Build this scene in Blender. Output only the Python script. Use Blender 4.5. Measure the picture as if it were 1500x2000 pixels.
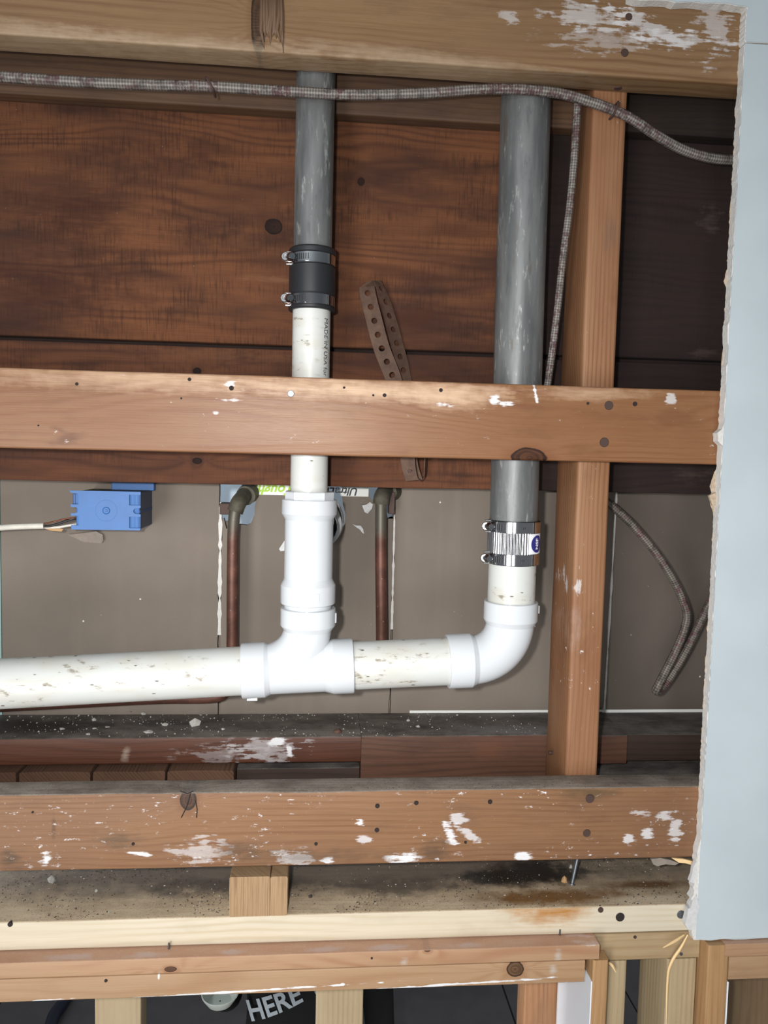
import bpy, bmesh, math, random
from mathutils import Vector, Matrix, noise as mnoise

for o in list(bpy.data.objects):
    bpy.data.objects.remove(o, do_unlink=True)
scene = bpy.context.scene
COL = scene.collection
PI = math.pi

# ------------------------------------------------------------------ camera
# X runs along the wall, Y goes into it (Y = 0 is the face of the front rails), Z is up; Z = 0 is camera height
FPX = 1500.0
PITCH, YAW, ROLL = math.radians(-4.11), math.radians(4.88), math.radians(1.36)
CAM = Vector((0.0, -0.95, 0.0))
_f = Vector((math.sin(YAW)*math.cos(PITCH), math.cos(YAW)*math.cos(PITCH), math.sin(PITCH)))
_r0 = Vector((math.cos(YAW), -math.sin(YAW), 0.0))
_u0 = _r0.cross(_f)
_r = _r0*math.cos(ROLL) + _u0*math.sin(ROLL)
_u = -_r0*math.sin(ROLL) + _u0*math.cos(ROLL)
cd = bpy.data.cameras.new('camera')
cam = bpy.data.objects.new('camera', cd)
COL.objects.link(cam)
M = Matrix.Identity(4)
for i in range(3):
    M[i][0], M[i][1], M[i][2], M[i][3] = _r[i], _u[i], -_f[i], CAM[i]
cam.matrix_world = M
cd.sensor_fit = 'VERTICAL'
cd.sensor_height = 36.0
cd.lens = FPX*36.0/2000.0
cd.clip_start = 0.01
scene.camera = cam

def ray(px, py):
    return _f + _r*((px-750.0)/FPX) + _u*((1000.0-py)/FPX)
def at(px, py, Y):            # point of the photograph's pixel on the plane Y
    d = ray(px, py)
    return CAM + d*((Y-CAM.y)/d.y)
def az(px, py, Z):            # point of the photograph's pixel on the level Z
    d = ray(px, py)
    return CAM + d*((Z-CAM.z)/d.z)

# ------------------------------------------------------------------ world, lights, exposure
w = bpy.data.worlds.new('world'); scene.world = w
w.use_nodes = True
bg = w.node_tree.nodes['Background']
bg.inputs[0].default_value = (0.92, 0.96, 1.0, 1)
bg.inputs[1].default_value = 0.2
def area(name, loc, target, sx, sy, power, color):
    l = bpy.data.lights.new(name, 'AREA'); l.shape = 'RECTANGLE'; l.size = sx; l.size_y = sy
    l.energy = power; l.color = color
    o = bpy.data.objects.new(name, l); COL.objects.link(o)
    o.location = loc
    o.rotation_euler = (Vector(target)-Vector(loc)).to_track_quat('-Z', 'Y').to_euler()
    return o
area('window_daylight', (-1.15, -2.3, -0.75), (0, 0, -0.4), 0.7, 2.2, 56, (1.0, 0.99, 0.98))
area('reflection_strip', (-0.25, -2.6, -0.75), (0, 0, -0.4), 0.4, 2.2, 15, (1.0, 0.99, 0.98))  # unseen area light added so the polished steel reflects another bright strip
wl = area('camera_flash', (-0.075, -0.97, 0.03), (0, 0, -0.28), 0.03, 0.03, 5.5, (1.0, 0.98, 0.96))  # camera flash beside the lens, aimed low and narrowed so the top dims
wl.data.spread = math.radians(122)
area('back_room_fill', (-1.35, 0.40, -0.1), (0.3, 0.45, -0.1), 0.2, 0.6, 30, (0.90, 0.95, 1.0))  # unseen light added behind the wall to brighten what shows through the holes
scene.view_settings.view_transform = 'Standard'
scene.view_settings.look = 'None'
scene.view_settings.gamma = 1.0
scene.view_settings.use_curve_mapping = False
scene.view_settings.exposure = -0.12

# ------------------------------------------------------------------ node helpers
def S(r, g, b):
    def c(v):
        v /= 255.0
        return v/12.92 if v <= 0.04045 else ((v+0.055)/1.055)**2.4
    return (c(r), c(g), c(b), 1.0)

class NT:
    def __init__(self, name):
        self.m = bpy.data.materials.new(name)
        self.m.use_nodes = True
        self.t = self.m.node_tree
        self.b = self.t.nodes['Principled BSDF']
        self._geo = None
    def n(self, kind): return self.t.nodes.new(kind)
    def put(self, sock, v):
        if hasattr(v, 'is_linked'): self.t.links.new(v, sock)
        elif v is not None: sock.default_value = v
    def geo(self):
        if not self._geo:
            self._geo = self.n('ShaderNodeNewGeometry')
            s = self.n('ShaderNodeSeparateXYZ'); self.t.links.new(self._geo.outputs['Position'], s.inputs[0])
            self.x, self.y, self.z = s.outputs
            s2 = self.n('ShaderNodeSeparateXYZ'); self.t.links.new(self._geo.outputs['Normal'], s2.inputs[0])
            self.nx, self.ny, self.nz = s2.outputs
        return self._geo
    def math(self, op, a, b=None, c=None, clamp=False):
        k = self.n('ShaderNodeMath'); k.operation = op; k.use_clamp = clamp
        self.put(k.inputs[0], a)
        if b is not None: self.put(k.inputs[1], b)
        if c is not None: self.put(k.inputs[2], c)
        return k.outputs[0]
    def comb(self, x, y, z):
        k = self.n('ShaderNodeCombineXYZ')
        for s, v in zip(k.inputs, (x, y, z)): self.put(s, v)
        return k.outputs[0]
    def noise(self, vec, scale=1.0, detail=2.0, rough=0.5, dist=0.0):
        k = self.n('ShaderNodeTexNoise')
        self.put(k.inputs['Vector'], vec)
        k.inputs['Scale'].default_value = scale; k.inputs['Detail'].default_value = detail
        k.inputs['Roughness'].default_value = rough; k.inputs['Distortion'].default_value = dist
        return k.outputs[0]
    def mix(self, fac, a, b, mode='MIX'):
        k = self.n('ShaderNodeMix'); k.data_type = 'RGBA'; k.blend_type = mode
        self.put(k.inputs[0], fac); self.put(k.inputs[6], a); self.put(k.inputs[7], b)
        return k.outputs[2]
    def smooth(self, v, lo, hi):
        k = self.n('ShaderNodeMapRange'); k.interpolation_type = 'SMOOTHSTEP'
        self.put(k.inputs[0], v); k.inputs[1].default_value = lo; k.inputs[2].default_value = hi
        return k.outputs[0]
    def bump(self, h, strength=0.3, dist=0.001):
        k = self.n('ShaderNodeBump'); k.inputs['Strength'].default_value = strength
        k.inputs['Distance'].default_value = dist
        self.put(k.inputs['Height'], h); self.t.links.new(k.outputs[0], self.b.inputs['Normal'])
    def blob(self, a, b, ca, cb, ra, rb, edge=0.5, soft=0.35, nz=None, rot=0.0):
        da = self.math('SUBTRACT', a, ca); db = self.math('SUBTRACT', b, cb)
        if rot:
            c_, s_ = math.cos(rot), math.sin(rot)
            ta = self.math('ADD', self.math('MULTIPLY', da, c_), self.math('MULTIPLY', db, s_))
            tb = self.math('SUBTRACT', self.math('MULTIPLY', db, c_), self.math('MULTIPLY', da, s_))
            da, db = ta, tb
        da = self.math('MULTIPLY', da, 1.0/ra); db = self.math('MULTIPLY', db, 1.0/rb)
        d = self.math('SQRT', self.math('ADD', self.math('MULTIPLY', da, da), self.math('MULTIPLY', db, db)))
        if nz is not None:
            d = self.math('ADD', d, self.math('MULTIPLY', self.math('SUBTRACT', nz, 0.5), edge*2))
        return self.math('MULTIPLY', self.math('SUBTRACT', 1.0, d), 1.0/soft, clamp=True)
    def finish(self, col, rough=0.6, metal=0.0, spec=None):
        self.put(self.b.inputs['Base Color'], col); self.put(self.b.inputs['Roughness'], rough)
        self.put(self.b.inputs['Metallic'], metal)
        if spec is not None: self.b.inputs['Specular IOR Level'].default_value = spec
        return self.m

def plain(name, col, rough=0.5, metal=0.0, bump=0.0, var=0.0, scale=60.0, spec=None):
    k = NT(name); k.geo()
    c = col
    if var or bump:
        nz = k.noise(k._geo.outputs['Position'], scale, 4.0, 0.6)
        if var:
            c = k.mix(k.smooth(nz, 0.3, 0.7), tuple(v*(1-var) for v in col[:3])+(1,), tuple(min(1, v*(1+var)) for v in col[:3])+(1,))
        if bump: k.bump(nz, bump, 0.001)
    return k.finish(c, rough, metal, spec)

def wood(name, axis, light, dark, aged, freq=80.0, warp=1.2, grain=0.5, seed=0.0, knots=(), blobs=(),
         paint=0.0, dust=None, rough=0.55, agedamt=0.5, fibre=0.35, bump=0.35, specks=0.0, saw=0.0):
    """axis: grain direction. knots: (a, b, ra, rb). blobs: (plane, a, b, ra, rb, colour, strength, edge, rot)"""
    k = NT(name); k.geo()
    x, y, z = k.x, k.y, k.z
    pos = k._geo.outputs['Position']
    if axis == 'x': u, v = x, k.math('ADD', z, k.math('MULTIPLY', y, 0.8))
    elif axis == 'z': u, v = z, k.math('ADD', x, k.math('MULTIPLY', y, 0.8))
    else: u, v = y, k.math('ADD', x, k.math('MULTIPLY', z, 0.9))
    ka, kb = x, z
    sv = seed
    def nz(su, sv_, off, detail=2.0, rough_=0.5):
        return k.noise(k.comb(k.math('MULTIPLY', u, su), k.math('MULTIPLY', v, sv_), sv+off), 1.0, detail, rough_)
    big = nz(3.0, 12.0, 0.0, 4.0, 0.6)
    big2 = nz(9.0, 22.0, 4.4, 4.0, 0.65)
    w1 = nz(2.6, 13.0, 3.7, 1.5)
    w2 = nz(18.0, 60.0, 6.1, 2.0)
    wv = k.math('ADD', k.math('MULTIPLY', v, freq*10.0), k.math('ADD', k.math('MULTIPLY', w1, warp*26.0), k.math('MULTIPLY', w2, 1.6)))
    edge_n = k.noise(pos, 42.0, 6.0, 0.62)
    streak = nz(38.0, 230.0, 7.7, 3.0, 0.6)
    masks = []
    for (a, b, ra, rb) in knots:
        da = k.math('MULTIPLY', k.math('SUBTRACT', ka, a), 1.0/ra)
        db = k.math('MULTIPLY', k.math('SUBTRACT', kb, b), 1.0/rb)
        d = k.math('SQRT', k.math('ADD', k.math('MULTIPLY', da, da), k.math('MULTIPLY', db, db)))
        d = k.math('MULTIPLY', d, k.math('ADD', 0.72, k.math('MULTIPLY', edge_n, 0.55)))
        masks.append(d)
        bend = k.math('DIVIDE', 15.0, k.math('ADD', 1.0, k.math('MULTIPLY', k.math('MULTIPLY', d, d), 0.22)))
        soft_side = k.math('MULTIPLY', db, 3.0)
        soft_side = k.math('MAXIMUM', k.math('MINIMUM', soft_side, 1.0), -1.0)
        wv = k.math('ADD', wv, k.math('MULTIPLY', bend, soft_side))
    ring = k.math('ADD', k.math('MULTIPLY', k.math('SINE', wv), 0.5), 0.5)
    ring = k.math('POWER', ring, 2.2)
    fib = nz(12.0, 620.0, 9.1, 3.0, 0.65)
    fade = nz(4.0, 18.0, 5.0, 2.0)
    g = k.math('MULTIPLY', k.math('MULTIPLY', ring, k.smooth(fade, 0.25, 0.75)), grain*1.5, clamp=True)
    col = k.mix(g, light, dark)
    col = k.mix(k.math('MULTIPLY', k.smooth(big, 0.36, 0.70), agedamt), col, aged)
    col = k.mix(k.math('MULTIPLY', k.smooth(big2, 0.52, 0.74), agedamt*0.7), col, tuple(c*0.72 for c in aged[:3])+(1,))
    col = k.mix(k.math('MULTIPLY', k.smooth(fib, 0.45, 0.75), fibre), col, dark)
    if saw:
        sw = k.noise(k.comb(k.math('MULTIPLY', u, 420.0), k.math('MULTIPLY', v, 26.0), sv+8.0), 1.0, 3.0, 0.6)
        col = k.mix(k.math('MULTIPLY', k.math('MULTIPLY', k.smooth(sw, 0.46, 0.66), k.smooth(big2, 0.35, 0.6)), saw), col, tuple(c*0.62 for c in dark[:3])+(1,))
    for d in masks:
        col = k.mix(k.math('MULTIPLY', k.smooth(d, 2.0, 0.9), 0.5), col, dark)
        kc = k.mix(k.smooth(k.noise(k.comb(k.math('MULTIPLY', d, 5.0), k.math('MULTIPLY', x, 30.0), sv), 1.0, 3.0), 0.35, 0.7), tuple(c*0.22 for c in dark[:3])+(1,), tuple(c*0.50 for c in dark[:3])+(1,))
        kc = k.mix(k.smooth(d, 0.72, 0.92), kc, tuple(c*0.12 for c in dark[:3])+(1,))
        col = k.mix(k.smooth(d, 1.04, 0.94), col, kc)
    wn = k.math('ADD', k.math('MULTIPLY', edge_n, 0.5), k.math('MULTIPLY', streak, 0.5))
    wn = k.smooth(wn, 0.33, 0.67)
    for bl in blobs:
        plane, a, b, ra, rb, c, st = bl[:7]
        if plane == 'xy': continue
        edge = bl[7] if len(bl) > 7 else 0.6
        rot = bl[8] if len(bl) > 8 else 0.0
        A, B = (x, z) if plane == 'xz' else (y, z)
        white = min(c[:3]) > 0.55
        m = k.blob(A, B, a, b, ra*1.25, rb*1.25, edge*(0.75 if white else 0.45), 0.45 if white else 0.9, wn, rot)
        col = k.mix(k.math('MULTIPLY', m, st), col, c)
    if paint:
        p1 = nz(75.0, 150.0, 1.3, 5.0, 0.72); p2 = nz(8.0, 14.0, 2.3, 2.0)
        pm = k.math('MULTIPLY', k.smooth(p1, 0.66-0.07*paint, 0.74-0.06*paint), k.smooth(p2, 0.46-0.08*paint, 0.64))
        col = k.mix(k.math('MULTIPLY', pm, 0.85), col, S(222, 222, 224))
    if specks:
        p3 = k.noise(pos, 330.0, 2.0, 0.5); p4 = k.noise(pos, 21.0, 3.0)
        col = k.mix(k.math('MULTIPLY', k.smooth(p3, 0.74, 0.78), k.math('MULTIPLY', k.smooth(p4, 0.5, 0.62), specks)), col, S(222, 220, 216))
    if dust is not None:
        up = k.smooth(k.nz, 0.45, 0.85)
        dn1 = k.noise(k.comb(k.math('MULTIPLY', x, 16.0), k.math('MULTIPLY', y, 28.0), sv), 1.0, 4.0, 0.65)
        dn2 = k.noise(pos, 420.0, 3.0, 0.7)
        dc = k.mix(k.smooth(dn1, 0.3, 0.7), dust[0], dust[1])
        dc = k.mix(k.math('MULTIPLY', k.smooth(dn2, 0.52, 0.7), 0.55), dc, dust[2])
        for bl in blobs:
            if bl[0] != 'xy': continue
            m = k.blob(x, y, bl[1], bl[2], bl[3], bl[4], bl[7] if len(bl) > 7 else 0.6, 0.6, edge_n)
            dc = k.mix(k.math('MULTIPLY', m, bl[6]), dc, bl[5])
        col = k.mix(k.math('MULTIPLY', up, dust[3]), col, dc)
    h = k.math('ADD', k.math('MULTIPLY', fib, 0.6), k.math('MULTIPLY', ring, 0.25))
    k.bump(h, bump, 0.0012)
    return k.finish(col, rough, 0.0, 0.35)

# ------------------------------------------------------------------ mesh helpers
def link(name, me, mat=None, parent=None, smooth=False):
    o = bpy.data.objects.new(name, me); COL.objects.link(o)
    if mat is not None and not me.materials: me.materials.append(mat)
    if smooth:
        for p in me.polygons: p.use_smooth = True
    if parent is not None:
        o.parent = parent
        if parent.data is None: o.matrix_parent_inverse = Matrix.Translation(-Vector(parent.location))
    return o
def from_bm(name, bm, mat=None, parent=None, smooth=False, angle=None):
    bmesh.ops.recalc_face_normals(bm, faces=bm.faces[:])
    if angle is not None:
        bm.normal_update()
        for e in bm.edges:
            if len(e.link_faces) == 2 and e.calc_face_angle(0.0) > angle: e.smooth = False
        for f in bm.faces: f.smooth = True
    me = bpy.data.meshes.new(name); bm.to_mesh(me); bm.free()
    return link(name, me, mat, parent, smooth)
def tag(o, label, cat, group=None, kind=None):
    o['label'] = label
    if cat: o['category'] = cat
    if group: o['group'] = group
    if kind: o['kind'] = kind
    return o
def empty(name, loc=(0, 0, 0)):
    o = bpy.data.objects.new(name, None); COL.objects.link(o); o.location = loc; o.empty_display_size = 0.02
    return o
def thing(name, label, cat, loc=(0, 0, 0), group=None):
    o = empty(name, loc); tag(o, label, cat, group)
    return o
def bm_box(bm, x0, x1, y0, y1, z0, z1, bev=0.0, seg=2):
    r = bmesh.ops.create_cube(bm, size=1.0)
    vs = r['verts']
    for v in vs:
        v.co = Vector(((x0+x1)/2+v.co.x*(x1-x0), (y0+y1)/2+v.co.y*(y1-y0), (z0+z1)/2+v.co.z*(z1-z0)))
    if bev:
        es = list({e for v in vs for e in v.link_edges})
        bmesh.ops.bevel(bm, geom=es, offset=bev, segments=seg, affect='EDGES', profile=0.5)
    return vs
def box(name, x0, x1, y0, y1, z0, z1, mat, parent=None, bev=0.001, seg=2):
    bm = bmesh.new(); bm_box(bm, x0, x1, y0, y1, z0, z1, bev, seg)
    return from_bm(name, bm, mat, parent)
def lumber(name, dims, axis, mat, label=None, cat=None, group=None, r=0.0025, seg=30, jit=0.0005, seed=1, parent=None, wane=0.0):
    x0, x1, y0, y1, z0, z1 = dims
    lo, hi = {'x': (x0, x1), 'y': (y0, y1), 'z': (z0, z1)}[axis]
    (a0, a1), (b0, b1) = {'x': ((y0, y1), (z0, z1)), 'y': ((x0, x1), (z0, z1)), 'z': ((x0, x1), (y0, y1))}[axis]
    prof = []
    for (ca, cb, t0) in ((a1-r, b1-r, 0), (a0+r, b1-r, 90), (a0+r, b0+r, 180), (a1-r, b0+r, 270)):
        for t in (0, 30, 60, 90):
            t_ = math.radians(t0+t); prof.append((ca+r*math.cos(t_), cb+r*math.sin(t_)))
        # a mid point on the face that follows
    full = []
    for i, p in enumerate(prof):
        full.append(p)
        if i % 4 == 3:
            q = prof[(i+1) % len(prof)]
            for t in (0.33, 0.67): full.append((p[0]*(1-t)+q[0]*t, p[1]*(1-t)+q[1]*t))
    bm = bmesh.new(); rings = []
    for i in range(seg+1):
        s = lo+(hi-lo)*i/seg
        ring = []
        for (a, b) in full:
            nv = mnoise.noise_vector(Vector((s*9+seed*13.1, a*25+seed, b*25)))
            nv2 = mnoise.noise_vector(Vector((s*60+seed*3.1, a*70, b*70+seed)))
            aa = a+nv.x*jit+nv2.x*jit*0.5; bb = b+nv.y*jit+nv2.y*jit*0.5
            if wane and a < a0+r*1.01 and abs(b-b1) < r*1.01:
                aa += wane*max(0, nv.z); bb -= wane*max(0, nv.z)
            co = {'x': (s, aa, bb), 'y': (aa, s, bb), 'z': (aa, bb, s)}[axis]
            ring.append(bm.verts.new(co))
        rings.append(ring)
    n = len(full)
    for i in range(seg):
        for j in range(n):
            bm.faces.new((rings[i][j], rings[i][(j+1) % n], rings[i+1][(j+1) % n], rings[i+1][j]))
    bm.faces.new(rings[0]); bm.faces.new(rings[-1])
    o = from_bm(name, bm, mat, parent, angle=0.6)
    if label: tag(o, label, cat, group)
    return o
def smooth_path(pts, n=10):
    P = [Vector(p) for p in pts]
    P = [P[0]*2-P[1]] + P + [P[-1]*2-P[-2]]
    out = []
    for i in range(1, len(P)-2):
        for k in range(n):
            t = k/n
            a, b, c, d = P[i-1], P[i], P[i+1], P[i+2]
            out.append(0.5*((2*b)+(c-a)*t+(2*a-5*b+4*c-d)*t*t+(3*b-a-3*c+d)*t**3))
    out.append(P[-2])
    return out
def bm_tube(bm, path, rad, ns=16, caps=True, uv=None):
    path = [Vector(p) for p in path]
    n = len(path)
    rads = rad if isinstance(rad, (list, tuple)) else [rad]*n
    tan = []
    for i in range(n):
        t = (path[min(i+1, n-1)]-path[max(i-1, 0)]); tan.append(t.normalized())
    ref = Vector((0, 0, 1)) if abs(tan[0].z) < 0.9 else Vector((0, -1, 0))
    nor = (ref-tan[0]*ref.dot(tan[0])).normalized()
    rings = []; dist = [0.0]
    for i in range(n):
        if i:
            nor = (nor-tan[i]*nor.dot(tan[i])).normalized()
            dist.append(dist[-1]+(path[i]-path[i-1]).length)
        bi = tan[i].cross(nor)
        rings.append([bm.verts.new(path[i]+(nor*math.cos(2*PI*j/ns)+bi*math.sin(2*PI*j/ns))*rads[i]) for j in range(ns)])
    lay = bm.loops.layers.uv.verify() if uv else None
    for i in range(n-1):
        for j in range(ns):
            f = bm.faces.new((rings[i][j], rings[i][(j+1) % ns], rings[i+1][(j+1) % ns], rings[i+1][j])); f.smooth = True
            if uv:
                for l, (uu, vv) in zip(f.loops, ((j, dist[i]), (j+1, dist[i]), (j+1, dist[i+1]), (j, dist[i+1]))):
                    l[lay].uv = (uu/ns, vv)
    if caps:
        bm.faces.new(rings[0]); bm.faces.new(rings[-1])
def tube(name, path, rad, mat, parent=None, ns=16, caps=True, uv=False):
    bm = bmesh.new(); bm_tube(bm, path, rad, ns, caps, uv)
    return from_bm(name, bm, mat, parent, angle=0.9)
def frame(origin, axis):
    a = Vector(axis).normalized()
    ref = Vector((0, -1, 0)) if abs(a.y) < 0.9 else Vector((0, 0, 1))
    e = (ref-a*ref.dot(a)).normalized(); g = a.cross(e)
    return Vector(origin), a, e, g
def bm_lathe(bm, origin, axis, prof, ns=48):
    o, a, e, g = frame(origin, axis)
    rings = []
    for (h, r) in prof:
        rings.append([bm.verts.new(o+a*h+(e*math.cos(2*PI*j/ns)+g*math.sin(2*PI*j/ns))*r) for j in range(ns)])
    for i in range(len(prof)-1):
        for j in range(ns):
            bm.faces.new((rings[i][j], rings[i][(j+1) % ns], rings[i+1][(j+1) % ns], rings[i+1][j]))
    return rings
def lathe(name, origin, axis, prof, mat, parent=None, ns=48, close=True, angle=0.5):
    bm = bmesh.new(); rings = bm_lathe(bm, origin, axis, prof, ns)
    if close:
        bm.faces.new(rings[0]); bm.faces.new(rings[-1])
    return from_bm(name, bm, mat, parent, angle=angle)
def prism(name, pts, y0, y1, mat, parent=None):
    """outline in (x, z), extruded from y0 to y1"""
    bm = bmesh.new()
    vs = [bm.verts.new((p[0], y0, p[1])) for p in pts]
    es = [bm.edges.new((vs[i], vs[(i+1) % len(vs)])) for i in range(len(vs))]
    bmesh.ops.triangle_fill(bm, edges=es, use_beauty=True)
    r = bmesh.ops.extrude_face_region(bm, geom=bm.faces[:])
    for g in r['geom']:
        if isinstance(g, bmesh.types.BMVert): g.co.y = y1
    return from_bm(name, bm, mat, parent)
def text_mesh(body, size, shear=0.0, bold=0.0):
    c = bpy.data.curves.new('lettering', 'FONT'); c.body = body; c.size = size; c.shear = shear; c.offset = bold
    c.align_x = 'CENTER'; c.align_y = 'CENTER'; c.resolution_u = 3
    o = bpy.data.objects.new('lettering_source', c); COL.objects.link(o)
    dg = bpy.context.evaluated_depsgraph_get()
    me = bpy.data.meshes.new_from_object(o.evaluated_get(dg))
    bpy.data.objects.remove(o, do_unlink=True)
    me.materials.clear()
    return me
def nail(name, p, rad, mat, parent, proud=0.0012, axis=(0, -1, 0)):
    return lathe(name, Vector(p)-Vector(axis)*0.004, axis, [(0, rad*0.8), (0.004+proud*0.3, rad), (0.004+proud, rad*0.9)], mat, parent, ns=12)

# ------------------------------------------------------------------ materials
WHITE = S(214, 214, 216)
PALE = S(196, 166, 138)
PALE_GREY = S(168, 148, 122)
def XZ(px, py, Y=0.0):
    p = at(px, py, Y); return p.x, p.z
def bz(px, py, wpx, hpx, col, st, edge=0.6, rot=0.0, Y=0.0):     # a mark on an upright face, by its centre and half extent
    a, b = XZ(px, py, Y); k = (0.95+Y)/1500.0
    return ('xz', a, b, wpx*k, hpx*k, col, st, edge, rot)
def bxy(px, py, ra, rb, col, st, edge, Z):                        # a mark on a level surface
    p = az(px, py, Z); return ('xy', p.x, p.y, ra, rb, col, st, edge)
def kn(px, py, wpx, hpx, Y=0.0):
    a, b = XZ(px, py, Y); k = (0.95+Y)/1500.0
    return (a, b, wpx*k, hpx*k)

DUST_GREY = (S(150, 143, 134), S(104, 98, 92), S(60, 56, 54), 0.85)
DUST_DARK = (S(118, 112, 106), S(70, 66, 64), S(40, 38, 37), 0.95)
DUST_PLATE = (S(196, 176, 148), S(166, 146, 120), S(80, 70, 60), 0.95)

m_top = wood('fir_top_rail', 'x', S(130, 102, 72), S(101, 68, 42), S(109, 82, 55), freq=70, warp=1.5, seed=2.0, paint=0.0,
             knots=[kn(505, 40, 14, 60)],
             blobs=[bz(1150, 35, 60, 22, WHITE, 0.45, 1.1), bz(1270, 55, 70, 16, WHITE, 0.5, 1.3, -0.3), bz(1330, 80, 60, 14, WHITE, 0.4, 1.3),
                    bz(1400, 60, 26, 40, WHITE, 0.4, 1.3), bz(1170, 75, 70, 20, WHITE, 0.25, 1.2), bz(1000, 35, 16, 10, WHITE, 0.4, 1.1),
                    bz(100, 78, 300, 26, PALE_GREY, 0.7, 0.5, -0.06), bz(480, 108, 300, 24, PALE_GREY, 0.7, 0.5, -0.06),
                    bz(900, 132, 320, 22, PALE_GREY, 0.65, 0.5, -0.06), bz(1230, 160, 180, 10, S(121, 108, 89), 0.6, 0.6, -0.04)])
m_mid = wood('fir_middle_rail', 'x', S(131, 94, 64), S(108, 65, 40), S(120, 80, 53), freq=60, warp=1.9, seed=11.0, paint=0.2, specks=0.4, agedamt=0.65,
             knots=[kn(1034, 894, 36, 20)],
             blobs=[bz(300, 740, 330, 24, PALE, 0.6, 0.5), bz(720, 762, 240, 22, PALE, 0.8, 0.45), bz(880, 772, 110, 26, PALE, 0.8, 0.5), bz(1150, 768, 130, 14, PALE, 0.5, 0.7),
                    bz(965, 782, 10, 8, WHITE, 1, 0.8), bz(985, 790, 16, 4, WHITE, 0.9, 1.0), bz(1045, 765, 3, 18, WHITE, 0.9, 0.6, 0.25),
                    bz(870, 790, 14, 4, WHITE, 0.8, 0.9), bz(450, 750, 8, 6, WHITE, 0.7, 0.9), bz(455, 782, 26, 3, WHITE, 0.6, 1.0),
                    bz(420, 808, 6, 4, WHITE, 0.7, 0.8), bz(1310, 782, 10, 10, WHITE, 0.6, 1.0), bz(130, 858, 40, 10, S(92, 55, 31), 0.8, 0.8, 0.25),
                    bz(120, 842, 22, 6, S(92, 55, 31), 0.7, 0.8, -0.4), bz(1404, 830, 12, 80, S(100, 61, 36), 0.8, 0.3),
                    bz(640, 825, 110, 45, S(147, 108, 75), 0.35, 0.5)], rough=0.42)  # last mark paints the flash glare into the rail's colour
m_low = wood('fir_lower_rail', 'x', S(129, 94, 65), S(103, 66, 39), S(116, 86, 65), freq=85, warp=1.3, seed=23.0, paint=0.9, specks=0.9, agedamt=0.75, fibre=0.45,
             dust=DUST_GREY, knots=[kn(368, 1562, 16, 22)],
             blobs=[bz(790, 1676, 26, 9, WHITE, 1, 0.7), bz(1022, 1673, 15, 8, WHITE, 1, 0.7), bz(880, 1632, 9, 24, WHITE, 0.85, 1.0, 0.5),
                    bz(915, 1630, 30, 7, WHITE, 0.6, 1.2, -0.6), bz(895, 1600, 12, 10, WHITE, 0.6, 1.1), bz(270, 1668, 26, 4, WHITE, 0.9, 0.8, -0.2),
                    bz(90, 1678, 9, 12, WHITE, 0.9, 0.8), bz(395, 1665, 40, 22, WHITE, 0.4, 1.3), bz(570, 1676, 34, 12, WHITE, 0.5, 1.3),
                    bz(640, 1682, 14, 8, WHITE, 0.95, 0.8), bz(1265, 1630, 10, 9, WHITE, 0.7, 1.0), bz(1230, 1640, 12, 8, WHITE, 0.7, 1.0),
                    bz(1320, 1620, 10, 24, WHITE, 0.6, 1.2), bz(1300, 1595, 14, 8, WHITE, 0.6, 1.1), bz(1250, 1588, 16, 6, WHITE, 0.5, 1.1),
                    bz(705, 1605, 8, 6, WHITE, 0.9, 0.9), bz(710, 1640, 14, 6, WHITE, 0.6, 1.0),
                    bz(230, 1640, 50, 18, S(75, 60, 43), 0.6, 1.0), bz(20, 1680, 26, 22, S(61, 51, 40), 0.7, 0.9), bz(470, 1660, 50, 20, S(75, 58, 43), 0.55, 1.0),
                    bz(850, 1660, 30, 26, S(69, 56, 46), 0.6, 1.0), bz(600, 1672, 140, 14, S(81, 66, 51), 0.5, 1.1),
                    bz(105, 1615, 4, 26, S(75, 50, 33), 0.6, 0.7), bz(1150, 1548, 60, 14, S(83, 66, 44), 0.7, 0.9)])
m_post = wood('fir_post', 'z', S(142, 104, 74), S(108, 68, 43), S(124, 81, 55), freq=110, warp=0.9, seed=31.0, paint=0.25, agedamt=0.7,
              blobs=[bz(1130, 1140, 8, 18, WHITE, 0.55, 1.3, 0, .041), bz(1125, 1230, 10, 40, S(161, 138, 126), 0.4, 1.2, 0, .041), bz(1195, 460, 18, 46, S(112, 85, 68), 0.6, 1.0, 0, .041)])
m_board = wood('old_board', 'x', saw=0.6, light=S(104, 64, 39), dark=S(64, 35, 22), aged=S(52, 31, 23), freq=38, warp=2.4, seed=41.0, agedamt=0.95, rough=0.9, specks=0.35,
               knots=[kn(535, 443, 17, 15, .133), kn(705, 355, 7, 8, .133)],
               blobs=[bz(150, 420, 90, 60, S(52, 24, 14), 0.6, 0.9, 0, .133), bz(395, 300, 30, 26, S(51, 26, 16), 0.6, 0.8, 0, .133), bz(100, 560, 160, 50, S(56, 26, 15), 0.6, 0.9, 0, .133),
                      bz(520, 545, 60, 6, S(116, 79, 54), 0.55, 1.1, 0, .133), bz(820, 620, 70, 20, S(66, 33, 18), 0.6, 0.8, 0.15, .133)])
m_board2 = wood('old_lower_board', 'x', saw=0.4, light=S(98, 60, 39), dark=S(60, 35, 25), aged=S(54, 34, 27), freq=60, warp=1.6, seed=47.0, agedamt=0.9, rough=0.9,
                knots=[kn(385, 725, 8, 7, .133), kn(385, 900, 9, 6, .133)], blobs=[bz(420, 695, 120, 12, S(107, 70, 47), 0.5, 1.0, 0, .133)])
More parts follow.
